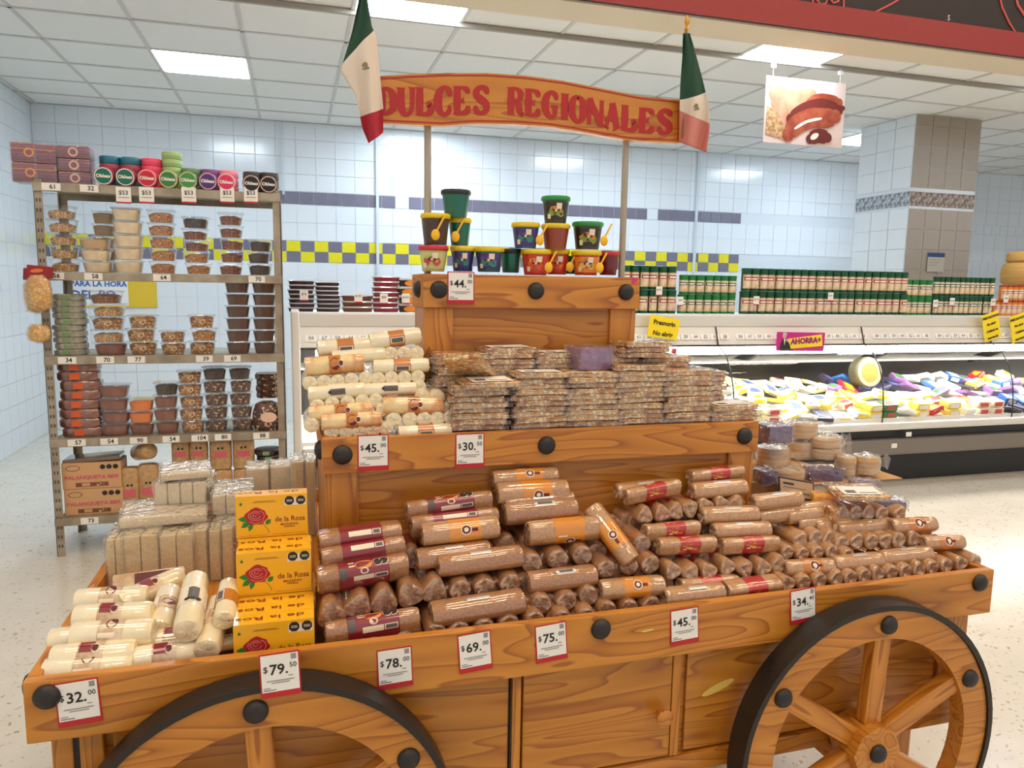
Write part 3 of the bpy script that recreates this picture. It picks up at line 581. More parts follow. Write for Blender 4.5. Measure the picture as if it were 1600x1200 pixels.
stack(167, 3, ['plum']*4, .07, 1.15, extra='smooth '); stack(209, 3, ['plum', 'orange', 'orange'], .066, .98, extra='candied '); stack(250, 3, ['plum']*3+['dark'], .072, .95, extra='fourth '); stack(290, 3, ['granola']*5, .070, .98, extra='granola ')
stack(330, 3, ['pecan']*4+['dark'], .074, .98, extra='mixed nut '); stack(370, 3, ['pecan']*4+['dark'], .074, .92, extra='last nut ')
# flat packs stacked on the shelves
def flats(px, sh, n, wd, h, m, m2, lab, cap=None, y=.09, sq=5, z0=0):
    x = fx(px, sh, y)
    for k in range(n):
        o = obj('flat_pack', B().lathe([(.47, 0), (.5, h*.2), (.5, h*.75), (.46, h*.95)], m, 16, sq=(wd, .14, sq)).mesh('f', 35), None, T((x+R_.uniform(-.006, .006), RY0+y, SHZ[sh]+.001+z0+k*h)) @ RZ(R_.uniform(-5, 5)), lab % nth(k+1), 'pack', RG)
        if m2: obj('front_label', B().box(-wd*.16, wd*.08, -.073, -.069, h*.15, h*.8, m2), o)
flats(104, 2, 10, .16, .0325, mat('flat_greenish', (196, 194, 184), .25, rgb2=(140, 140, 124), nscale=14, coat=.6), mat('flat_label_green', (124, 150, 104), .5), 'grey-green sweets tray on the third shelf, %s from below', sq=3)
flats(115, 3, 8, .20, .051, mat('flat_wine', (98, 52, 46), .25, rgb2=(140, 96, 84), nscale=16, coat=.8), mat('flat_label_orange', (214, 92, 40), .5), 'wrapped reddish paste on the fourth shelf, %s from below')
flats(412, 3, 4, .13, .036, PEC, None, 'shallow nut tub ending the fourth shelf, %s from below', y=.2, z0=.17)
o = obj('nut_bag', B().lathe([(.42, 0), (.5, .03), (.5, .10), (.40, .15), (.2, .165)], PEC, 18, sq=(.16, .12, 3)).mesh('b', 50), None, T((fx(411, 3), RY0+.06, SHZ[3]+.001)), 'bulging clear bag of nuts with pale label at the end of the fourth rack shelf', 'bag', RG)
obj('pale_label', B().ell(.01, .08, .045, .03, BADGE2, -.066), o)
for k in range(2): pass
# bottom shelf
CB = mat('carton_tan', (206, 160, 116), .6); CBD = mat('carton_print_brown', (120, 70, 50), .5); PK = mat('carton_print_pink', (206, 96, 110), .5); BLKP = mat('print_black', (36, 32, 32), .5)
for k in range(2):
    x = fx(129, 4); o = obj('sweet_carton', B().box(-.145, .145, -.06, .1, 0, .145, CB, .003), None, T((x+.004*k, RY0+.085, SHZ[4]+.001+(1-k)*.147)), '%s tan carton of sweet bars on the bottom rack shelf' % ('upper' if k == 0 else 'lower'), 'carton', RG)
    text(o, 'PALANQUETA MIX', 0, .062, -.062, .028, PK, .0008, 1.12)
    b = B()
    for i in range(3): b.ell(.055+.032*i, .118, .014, .014, BLKP, -.0615, 8)
    b.rect(-.08, .08, .012, .034, CBD, -.0615); b.rect(-.05, -.01, .015, .031, CB, -.062); b.rect(.02, .06, .015, .031, GRA, -.062); b.ell(-.09, .115, .035, .016, CBD, -.0613).ell(-.09, .115, .031, .013, CB, -.0617)
    obj('carton_print', b, o)
obj('brown_tray_pack', B().box(-.14, .14, -.06, .08, 0, .022, mat('tray_pack', (110, 84, 66), .2, coat=1), .006), None, T((fx(129, 4), RY0+.09, SHZ[4]+.295)) @ RY(-3), 'flat brown wrapped pack resting on the upper tan carton', 'pack', RG)
PSN = mat('peanut_sweet_tan', (190, 152, 100), .45, rgb2=(172, 130, 82), nscale=50, coat=.6)
def bagrow(px, z0, h, wd, lab, lid=False, y=.07):
    o = obj('sweet_bag', B().lathe([(.46, 0), (.5, .01), (.5, h-.012), (.4, h)], PSN, 18, sq=(wd, .085, 3.4)).mesh('g', 50), None, T((fx(px, 4, y), RY0+y, SHZ[4]+.001+z0)), lab, 'bag', RG)
    b = B().rect(-wd*.3, wd*.3, h*.35, h*.52, PK, -.0445).ell(-.008, h*.62, .007, .007, BLKP, -.045, 8).ell(.012, h*.62, .007, .007, BLKP, -.045, 8); obj('front_label', b, o)
    if lid: obj('lid', B().lathe([(.5, h), (.52, h+.008), (.46, h+.025)], mat('dark_lid', (70, 66, 56), .4), 18, sq=(wd, .085, 3.4)), o)
bagrow(186, 0, .245, .10, 'tall tan bag of sweets beside the cartons, first on the bottom rack shelf'); bagrow(216, 0, .26, .11, 'tall tan bag of sweets beside the cartons, second on the bottom rack shelf')
for i, (px, wd) in enumerate([(270, .098), (299, .098), (334, .12), (371, .12)]):
    bagrow(px, .24 if i < 2 else .215, .17 if i < 2 else .2, wd, '%s tan bag of the upper row at the middle of the bottom rack shelf' % nth(i+1), i > 1); bagrow(px, 0, .235 if i < 2 else .21, wd, '%s tan bag of the lower row at the middle of the bottom rack shelf' % nth(i+1))
obj('rolled_sweet_pack', B().lathe([(.035, 0), (.045, .01), (.045, .15), (.035, .16)], PSN, 20).mesh('r', 50), None, T((fx(196, 4)-.0, RY0+.15, SHZ[4]+.31)) @ RZ(35) @ RX(78), 'round tan sweet roll lying across the tall bags on the bottom rack shelf', 'roll', RG)
o = obj('dark_jar_pack', B().box(-.06, .06, -.05, .05, 0, .21, MATS['flat_greenish'], .01), None, T((fx(240, 4, .15), RY0+.17, SHZ[4]+.001)), 'dull wrapped pack standing behind the tan bags on the bottom rack shelf', 'pack', RG)
flats(412, 4, 3, .15, .034, DRK, MATS['flat_label_green'], 'round dark tub at the end of the bottom rack shelf, %s from below', sq=2.4, z0=.215)
flats(412, 4, 6, .15, .0355, DRK, None, 'round dark tub low at the end of the bottom rack shelf, %s layer', sq=2.4)
# banana chip bags hanging at the post
BAN = nuts('banana_chips', [(232, 176, 60), (240, 196, 90), (214, 150, 40), (226, 186, 110)], 52, gap=(206, 140, 40), bump=.4); HDR = mat('bag_header_red', (150, 30, 40), .35, bump=.4)
for i, (px, py, dz) in enumerate([(62, 455, 0), (56, 460, .012), (61, 520, -.01)]):
    q = P(px, py, RY0-.05-.035*(1 if i == 0 else 0)-.0*i); h = .19 if i < 2 else .10
    b = B().lathe([(.10, -h/2), (.46, -h/2+.015), (.52, -h*.1), (.47, h*.25), (.30, h*.42)], BAN, 16, sq=(.10, .055, 2.6))
    b.v = [(x+R_.uniform(-.003, .003), y+R_.uniform(-.003, .003), z) for x, y, z in b.v]
    o = obj('banana_chip_bag', b.mesh('b', 60), None, T((q.x, q.y, q.z)) @ RY(R_.uniform(-4, 4)), ('yellow banana chip bag with red header hanging on the rack post, %s' % ('in front' if i == 0 else 'tucked behind')) if i < 2 else 'small lower bag of banana chips hanging on the rack post', 'bag', RG)
    if i < 2:
        obj('bag_header', B().box(-.058, .058, -.012, .008, h*.36, h*.36+.06, HDR, .004), o, RY(8)); obj('header_print', B().ell(-.012, h*.36+.034, .03, .010, mat('header_orange', (222, 120, 50), .4), -.0135, 14, .2), o, RY(8))
    obj('film_wrap', B().lathe([(.12, -h/2-.006), (.50, -h/2+.01), (.56, -h*.1), (.51, h*.25), (.34, h*.44)], FILM, 16, sq=(.105, .062, 2.6)).mesh('w', 60), o)
# banner on the back wall behind the rack
q = P(150, 459, WYB-.02); q2 = P(214, 475, WYB-.02)
po = obj('wall_banner', B().box(-.42, .38, -.004, .0, -.16, .14, mat('banner_yellow', (226, 190, 50), .5)).rect(-.40, .12, -.14, .12, WHITE, -.006), None, T((q.x+.17, WYB-.015, q.z+.025)), 'white and yellow wall banner lettered in blue, seen through the steel rack', 'sign')
BL = mat('banner_blue', (30, 100, 180), .5); text(po, 'PARA LA HORA', -.14, .07, -.009, .072, BL, .002); text(po, 'DEL PO', -.19, -.04, -.009, .12, BL, .003)

# ================================================================== THE WOODEN CART
CX0, CX1, CY0, CY1 = -.468, 1.702, 1.40, 2.57
cart = obj('display_cart', None, None, T((.617, 1.985, 0)), 'orange pine three-tier market cart with spoked wheels and black studs', 'cart')
CI = T((-.617, -1.985, 0))
def cpart(n, b, M=None, smooth=None, kind=None):
    me = b.mesh(n, smooth) if smooth else b.mesh(n)
    return obj(n, me, cart, CI @ (M or Matrix()), kind=kind)
def fbox(x0, x1, y0, y1, z0, z1, m, n='board', bev=.003): return cpart(n, B().box(x0, x1, y0, y1, z0, z1, m, bev))
# tray
TF = .755
fbox(CX0+.02, CX1-.02, CY0+.02, CY1-.02, TF-.02, TF, WY, 'tray_floor')
fbox(CX0, CX1, CY0, CY0+.022, .686, .802, WH, 'rim_board'); fbox(CX0, CX1, CY1-.022, CY1, .686, .802, WH, 'rim_board')
fbox(CX0, CX0+.022, CY0+.023, CY1-.023, .686, .802, WY, 'rim_board'); fbox(CX1-.022, CX1, CY0+.023, CY1-.023, .686, .802, WY, 'rim_board')
studm = B().lathe([(.0225, 0), (.0225, .004), (.018, .011), (.009, .0145), (.002, .0155)], STUD, 20).mesh('stud', 50)
def stud(x, y, z, M=None, n='stud', par=None): return obj(n, studm, cart if par is None else par, (CI if par is None else Matrix()) @ T((x, y, z)) @ (M or RX(90)))
for x in (-.431, .618, 1.655): stud(x, CY0, .772)
stud(CX0, CY0+.05, .772, RY(-90)); stud(CX1, CY0+.05, .772, RY(90))
# body of the cart
BX0, BX1, BY0, BY1, BZ0 = -.44, 1.668, 1.435, 2.535, .375
fbox(BX0+.01, BX1-.01, BY0+.012, BY1-.012, BZ0+.01, .684, WP, 'body_panel')
for x0, x1 in ((BX0, BX0+.035), (BX0+.045, BX0+.085), (.432, .452), (BX1-.085, BX1), (.815, .838)):
    fbox(x0, x1, BY0-.004, BY0+.011, BZ0+.045 if .4 < x0 < .9 else BZ0, .685, WV, 'stile')
for x0, x1 in ((BX0+.1, .425), (.855, BX1-.09)): fbox(x0, x1, BY0+.003, BY0+.011, BZ0+.05, .68, WP2, 'raised_panel', .002)
door = fbox(.456, .812, BY0-.006, BY0+.010, BZ0+.05, .682, WP2, 'cabinet_door')
obj('door_knob', B().lathe([(.008, 0), (.009, .012), (.019, .02), (.021, .03), (.012, .037)], WV, 18).mesh('k', 50), door, T((.783, BY0-.006, .538)) @ RX(90))
fbox(BX0, BX1, BY0-.006, BY0+.012, BZ0, BZ0+.044, WH, 'lower_rail')
fbox(BX0+.03, BX0+.045, BY0+.0, BY0+.012, BZ0+.05, .68, STUD, 'door_gap_shade', .001); fbox(.4285, .4315, BY0-.001, BY0+.012, BZ0+.05, .684, STUD, 'door_gap_shade', 0)  # dark strips put in as the shade inside the gaps
CHIPM = mat('bare_wood_chip', (222, 190, 92), .6)
for px, py, rx, rz, a in ((1122, 1074, .045, .010, -20), (1012, 985, .016, .003, -5)): cpart('paint_chip', B().ell(0, 0, rx, rz, CHIPM, 0, 14, math.radians(-a)), T(P(px, py, BY0+.0022 if py > 1030 else CY0-.0008)))
# axle beams and legs under the body
for x in (-.06, 1.30): fbox(x-.03, x+.03, 1.42, 2.55, BZ0-.05, BZ0, WY, 'axle_beam'); 
for x in (-.38, 1.6):
    for y in (1.56, 2.42): fbox(x-.025, x+.025, y-.025, y+.025, .0, BZ0+.0, WV, 'leg')
def wheel(xc, zc, ph, yw=1.375, s=-1):
    w_ = obj('cart_wheel', B().lathe([(.058, -.045), (.066, -.03), (.066, .055)], WV, 8).mesh('hub', 30), cart, CI @ T((xc, yw, zc)) @ RX(90) @ RZ(22.5))
    Q = RZ(-22.5)
    def rg(n, ro, ri, y0, y1, m, name):
        b = B().lathe([(ro, y0), (ro, y1), (ri, y1), (ri, y0), (ro, y0)], m, n, caps=False); return obj(name, b.mesh(name, 40), w_, Q)
    rg(64, .346, .276, -.005, .038, WHL, 'felloe_ring'); rg(64, .360, .347, -.016, .044, RUB, 'iron_tyre')
    for k in range(6):
        a = math.radians(90+ph+60*k); M = Q @ RZ(math.degrees(a))
        obj('spoke', B().box(.058, .29, -.024, .024, -.002, .03, WHS, .004), w_, M)
        obj('stud', studm, w_, M @ T((.311, 0, .038)))
    obj('stud', studm, w_, Q @ T((0, 0, .0555)))
RUB = mat('tyre_black', (34, 28, 24), .42, bump=.15); WHL = wood('wheel_wood', 'x', .95, 5.0); WHS = wood('spoke_wood', 'x', 1.0, 2.2)
wheel(1.303, .417, -3); wheel(-.066, .417, 3); wheel(1.303, .417, 0, 2.60); wheel(-.066, .417, 0, 2.60)
# upper tiers
def tier(x0, x1, y0, y1, zb, zt_, rim, nm_, studs, sy):
    fbox(x0+.012, x1-.012, y0+.012, y1-.012, zb, zt_-.012, WP2, nm_+'_panel', .002)
    for x in (x0+.004, x1-.08): fbox(x, x+.076, y0+.002, y0+.0125, zb, zt_-rim, WV, nm_+'_stile')
    fbox(x0+.004, x0+.013, y0+.013, y1-.013, zb, zt_-rim, WV, nm_+'_side_panel'); fbox(x1-.013, x1-.004, y0+.013, y1-.013, zb, zt_-rim, WV, nm_+'_side_panel')
    fbox(x0, x1, y0-.010, y0+.012, zt_-rim, zt_, WH, nm_+'_rim_board'); fbox(x0, x1, y1-.012, y1+.010, zt_-rim, zt_, WH, nm_+'_rim_board')
    fbox(x0-.001, x0+.012, y0+.0125, y1-.0125, zt_-rim, zt_, WY, nm_+'_rim_board'); fbox(x1-.012, x1+.001, y0+.0125, y1-.0125, zt_-rim, zt_, WY, nm_+'_rim_board')
    for x in studs: stud(x, y0-.010, zt_-rim*.46)
    stud(x0-.001, y0+.05, zt_-rim*.46, RY(-90))
tier(.054, 1.185, 1.70, 2.27, TF, 1.152, .082, 'middle_tier', (.098, .586, 1.141), 0)
tier(.316, .918, 1.90, 2.07, 1.145, 1.527, .086, 'upper_tier', (.356, .616, .876), 0)
# sloping risers hidden under the heaps
RIS = B()
for x0, x1, sl_ in ((.06, 1.18, 1.0), ): RIS.add([(x0, 1.59, TF+.001), (x1, 1.59, TF+.001), (x1, 1.695, TF+.001), (x0, 1.695, TF+.001), (x0, 1.695, .90), (x1, 1.695, .90), ], [(0, 1, 5, 4), (0, 3, 2, 1), (2, 3, 4, 5), (0, 4, 3), (1, 2, 5)], WY)
cpart('riser', RIS)
# sign poles and lettered board
GAL = mat('pole_metal', (178, 168, 152), .4, metal=.3)
for px in (668, 972):
    x = P(px, 400, 1.985).x; cpart('sign_pole', B().tube((x, 1.985, 1.515), (x, 1.985, 1.96), .0095, GAL, 12), smooth=40)
YS = 1.955
def SP(px, py): q = P(px, py, YS); return (q.x, q.z)
top = [(590, 119), (640, 116), (700, 114), (760, 114), (820, 118), (880, 126), (940, 138), (1000, 150), (1062, 156)]
bot = [(1062, 223), (1030, 222), (980, 219), (920, 208), (860, 198), (800, 194), (740, 193), (690, 197), (590, 192)]
def off(pts, d): return [(x, z+d) for x, z in pts]
tp = [SP(*q) for q in top]; bt = [SP(*q) for q in bot]
SW = wood('sign_wood', 'x', 1.05, 9.0); SR = mat('sign_red', (176, 36, 32), .4)
sign = cpart('sign_board', B().poly(tp+bt, SW, .022, T((0, YS, 0))))
def ribbon(b, pts, wd, m, y):
    n = len(pts); L_ = []; 
    for i in range(n):
        a = Vector(pts[max(i-1, 0)]); c = Vector(pts[min(i+1, n-1)]); d = (c-a).normalized(); nn = Vector((-d.y, d.x)); w2 = wd[i] if isinstance(wd, (list, tuple)) else wd
        p = Vector(pts[i]); L_ += [(p.x+nn.x*w2/2, y, p.y+nn.y*w2/2), (p.x-nn.x*w2/2, y, p.y-nn.y*w2/2)]
    b.add(L_, [(2*i, 2*i+1, 2*i+3, 2*i+2) for i in range(n-1)], m)
bb = B(); ribbon(bb, [(tp[0][0]+.006, tp[0][1]-.006)]+off(tp[1:-1], -.006)+[(tp[-1][0]-.006, tp[-1][1]-.007), (bt[0][0]-.006, bt[0][1]+.007)]+off(bt[1:-1], .007)+[(bt[-1][0]+.006, bt[-1][1]+.007)], .0035, SR, YS-.001)
bb.poly(tp+off(tp[::-1], .0001), SR) if False else None
obj('painted_border', bb, sign)
# hand-drawn circus letters: strokes as (points, widths) in a unit box
def cr(pts, n=6):
    o = []; q = [pts[0]]+list(pts)+[pts[-1]]
    for i in range(1, len(q)-2):
        for k in range(n):
            t = k/n; o.append(tuple(.5*((2*q[i][j])+(-q[i-1][j]+q[i+1][j])*t+(2*q[i-1][j]-5*q[i][j]+4*q[i+1][j]-q[i+2][j])*t*t+(-q[i-1][j]+3*q[i][j]-3*q[i+1][j]+q[i+2][j])*t**3) for j in range(len(q[0]))))
    o.append(pts[-1]); return o
def stem(x, z0=0, z1=1, w=.22): return [(x, z0, w*1.35), (x, z0+.07, w*.9), (x, (z0+z1)/2, w), (x, z1-.07, w*.9), (x, z1, w*1.35)]
GL = {
 'D': [stem(.16), [(.1, .97, .08), (.42, .96, .12), (.68, .78, .2), (.72, .5, .25), (.68, .22, .2), (.42, .04, .12), (.1, .03, .08)]],
 'U': [[(.16, 1, .3), (.16, .9, .2), (.16, .4, .23), (.26, .08, .18), (.46, .02, .13), (.64, .12, .12), (.72, .4, .14), (.72, .9, .15), (.72, 1, .28)]],
 'L': [stem(.16), [(.1, .05, .1), (.36, .04, .1), (.6, .08, .16), (.72, .2, .2), (.66, .38, .18), (.5, .36, .1)]],
 'C': [[(.74, .66, .12), (.68, .86, .17), (.46, .97, .12), (.22, .82, .2), (.13, .5, .25), (.22, .18, .2), (.46, .03, .12), (.68, .14, .15), (.72, .34, .1)]],
 'E': [stem(.16), [(.1, .96, .08), (.4, .95, .09), (.64, .88, .16), (.68, .74, .12)], [(.2, .5, .08), (.4, .5, .09), (.5, .5, .22)], [(.1, .04, .08), (.4, .04, .1), (.66, .12, .18), (.7, .3, .12)]],
 'S': [[(.7, .72, .1), (.66, .88, .18), (.42, .97, .12), (.2, .84, .18), (.2, .66, .2), (.42, .52, .22), (.66, .36, .21), (.66, .14, .18), (.42, .03, .12), (.2, .1, .17), (.12, .3, .1)]],
 'R': [stem(.16), [(.1, .96, .08), (.44, .96, .1), (.66, .82, .19), (.62, .6, .16), (.4, .5, .1), (.24, .5, .08)], [(.38, .5, .1), (.56, .38, .2), (.62, .16, .18), (.74, .03, .13), (.84, .08, .06)]],
 'G': [[(.72, .7, .1), (.66, .88, .16), (.44, .97, .12), (.2, .8, .2), (.12, .5, .24), (.2, .2, .2), (.42, .04, .13), (.62, .12, .13), (.64, .4, .16)], [(.42, .44, .08), (.6, .44, .1), (.82, .44, .08)]],
 'I': [stem(.22)],
 'O': [[(.44, .98, .12), (.2, .82, .19), (.12, .5, .24), (.2, .18, .19), (.44, .02, .12), (.68, .18, .19), (.76, .5, .24), (.68, .82, .19), (.44, .98, .12)]],
 'N': [stem(.13, w=.13), [(.1, .98, .22), (.3, .68, .2), (.6, .3, .2), (.76, .04, .18)], stem(.78, w=.13)],
 'A': [[(.08, 0, .26), (.14, .1, .12), (.3, .6, .11), (.4, .98, .12)], [(.4, .98, .2), (.52, .6, .2), (.66, .12, .2), (.72, 0, .34)], [(.02, .3, .16), (.18, .32, .09), (.58, .32, .07)]],
}
def letter(ch, px0, px1, pyt0, pyb0, pyt1, pyb1):
    (xa, zt0), (xb, zt1) = SP(px0, pyt0), SP(px1, pyt1); zb0 = SP(px0, pyb0)[1]; zb1 = SP(px1, pyb1)[1]
    W_ = .9 if ch != 'I' else .44; b = B()
    for i, st_ in enumerate(GL[ch]):
        pts = cr(st_); q = []; ws = []
        for x, z, w_ in pts:
            u = x/W_; zz0 = zb0+(zb1-zb0)*u; zz1 = zt0+(zt1-zt0)*u; q.append((xa+(xb-xa)*u, zz0+(zz1-zz0)*z)); ws.append(w_*(xb-xa)/W_*1.7)
        ribbon(b, q, ws, SR, YS-.0012-.0002*i)
    obj('letter', b, sign)
def zt_at(px, f): # letters follow the curve of the board: fraction 0 bottom line, 1 top line
    def ev(pts):
        pts = sorted(pts)
        for (a, b), (c, d) in zip(pts, pts[1:]):
            if a <= px <= c: return b+(d-b)*(px-a)/(c-a)
        return pts[-1][1]
    t_, b_ = ev(top), ev(bot); return b_+(t_-b_)*f
for wd_, xa, xb in (('DULCES', 592, 768), ('REGIONALES', 794, 1054)):
    units = sum(.52 if c == 'I' else 1 for c in wd_); x = xa; st_ = (xb-xa)/units
    for c in wd_:
        wc = st_*(.52 if c == 'I' else 1); x1 = x+wc*.97
        letter(c, x, x1, zt_at(x, .74), zt_at(x, .19), zt_at(x1, .74), zt_at(x1, .19)); x += wc
# flags at both ends of the board
FG = mat('flag_green', (28, 70, 50), .8, bump=.3, bscale=300); FW = mat('flag_white', (226, 212, 196), .8, bump=.3, bscale=300); FR_ = mat('flag_red', (176, 36, 56), .8); FRP = mat('flag_faded_red', (206, 130, 120), .8); GOLD = mat('finial_gold', (206, 150, 50), .35, metal=.6)
STK = mat('flag_stick', (150, 110, 60), .5)
def flag(left, right, cuts, mats_, lab, stick, finial, folds, emb=None):
    n, m = 42, 14; b = B(); vs = []
    def ev(pts, t):
        t *= len(pts)-1; i = min(int(t), len(pts)-2); u = t-i; return [pts[i][k]+(pts[i+1][k]-pts[i][k])*u for k in (0, 1)]
    for i in range(n+1):
        for j in range(m+1):
            v = j/m; c1, c2 = [cc[0]+(cc[1]-cc[0])*v for cc in cuts]; s_ = i/n
            t = c1*s_*3 if s_ < 1/3 else (c1+(c2-c1)*(s_*3-1) if s_ < 2/3 else c2+(1-c2)*(s_*3-2)); t = min(t, 1)
            a, c = ev(left, t), ev(right, t); q = P(a[0]+(c[0]-a[0])*v, a[1]+(c[1]-a[1])*v, YS-.035+.016*math.sin(v*folds*PI+t*1.5)*(.35+t*.65)+.006*math.sin(v*11+t*7)); vs.append(q)
    for i in range(n):
        for j in range(m):
            k = i*3//n
            a = i*(m+1)+j; b.add([vs[a], vs[a+1], vs[a+m+2], vs[a+m+1]], [(0, 1, 2, 3)], mats_[k])
    q = P(*finial, YS-.02); bm_ = bmesh.new(); me = b.mesh('cloth'); bm_.from_mesh(me); bmesh.ops.remove_doubles(bm_, verts=bm_.verts, dist=1e-5)
    for f_ in bm_.faces: f_.smooth = True
    bm_.to_mesh(me); bm_.free()
    o = obj('flag_on_stick', B().tube(P(*stick[0], YS-.02), P(*stick[1], YS-.02), .004, STK, 8), None, None, lab, 'flag')
    cl = obj('flag_cloth', me, o); md = cl.modifiers.new('thickness', 'SOLIDIFY'); md.thickness = .0012
    obj('finial', B().lathe([(.002, -.012), (.006, -.006), (.004, 0), (.008, .010), (.005, .02), (.001, .032)], GOLD, 12, T(q)).mesh('f', 50), o)
    if emb:
        e = P(*emb, YS-.062); EM = mat('emblem_brown', (140, 122, 96), .7); mat('leaf_print', (110, 130, 96), .7)
        g = B().ell(0, .004, .006, .007, EM, 0, 9).ell(-.005, .002, .004, .005, EM, -.0004, 7).ell(.004, -.003, .006, .0035, MATS['leaf_print'], -.0006, 8).ell(-.003, -.006, .006, .0025, EM, -.0008, 8); obj('emblem', g, cl, T(e))
flag([(563, -12), (550, 50), (532, 112), (556, 150), (566, 200), (576, 224)], [(572, -12), (580, 40), (588, 60), (594, 120), (599, 170), (599, 207)], [(.36, .28), (.73, .80)], [FG, FW, FR_], 'draped green, white and red flag at the D end of the cart sign', ((566, -20), (592, 200)), (566, -22), 2.2, (571, 104))
flag([(1067, 52), (1066, 90), (1063, 130), (1062, 156), (1062, 190), (1061, 222)], [(1078, 52), (1087, 86), (1099, 130), (1108, 165), (1109, 200), (1104, 238)], [(.60, .48), (.70, .76)], [FG, FW, FRP], 'draped green, white and faded red flag at the S end of the cart sign', ((1072, 46), (1066, 215)), (1073, 42), 2.6, (1088, 168))

# big price cards on the cart
def bigtag(px, py, Y, s, lab, h=.083, wd=.070, ang=0, curl=0):
    q = P(px, py, Y); b = B()
    b.box(-wd/2, wd/2, 0, .0015, -h/2, h/2, RED); b.rect(-wd/2+.0025, wd/2-.0025, -h/2+.011, h/2-.0025, WHITE, -.0006)
    o = obj('price_card', b, None, T((q.x, Y-.002, q.z)) @ RY(ang) @ RX(-2), lab, 'price card')
    a, c = s[1:].split('.'); text(o, a+'.', -.002, .010, -.0012, .027, INK, .0005, name='price'); text(o, '$', -.025, .012, -.0012, .016, INK, .0001, name='price'); text(o, c, .023, .016, -.0012, .013, INK, .0001, name='price')
    b = B()
    for i, (xx0, xx1, zz) in enumerate([(-.024, .024, -.010), (-.016, .016, -.014), (.014, .022, -.003), (-.03, -.018, -.023)]): b.rect(xx0, xx1, zz-.0009, zz+.0009, GREYINK, -.0011)
    b.rect(-.03, -.008, -.0275, -.0262, INK, -.0011); b.rect(.02, .029, .027, .037, GREYINK, -.0011)
    obj('small_print', b, o); return o
for px, py, s, an in ((123, 1097, '$32.00', -3), (438, 1053, '$79.50', -2), (617, 1043, '$78.00', -2), (742, 1018, '$69.00', -4), (861, 1003, '$75.00', -4), (1069, 978, '$45.00', -3), (1254, 946, '$34.40', -4)):
    bigtag(px, py, CY0 if s != '$79.50' else 1.330, s, 'white price card with red edge %s' % {'$32.00': 'nearest the left corner stud of the cart', '$79.50': 'below the yellow boxes over the wheel', '$78.00': 'below the dark-red-labelled rolls', '$69.00': 'below the plain foil-strip roll', '$75.00': 'beside the middle stud of the lower rim', '$45.00': 'on the lower rim past the middle stud', '$34.40': 'at the top of the far wheel'}[s], ang=an)
bigtag(583, 707, 1.69, '$45.00', 'white price card beside the first stud of the middle tier'); bigtag(734, 704, 1.69, '$30.50', 'white price card under the peanut brittle on the middle tier'); bigtag(720, 450, 1.89, '$44.00', 'white price card on the top tier under the candy pots')
obj('pink_sticker', B().poly([(-.008, -.004), (0, -.009), (.009, -.003), (.007, .006), (-.002, .009)], mat('sticker_pink', (230, 40, 130), .5), .0008), None, T(P(991, 438, 1.8885)), 'small torn pink sticker at the corner of the top tier', 'sticker')

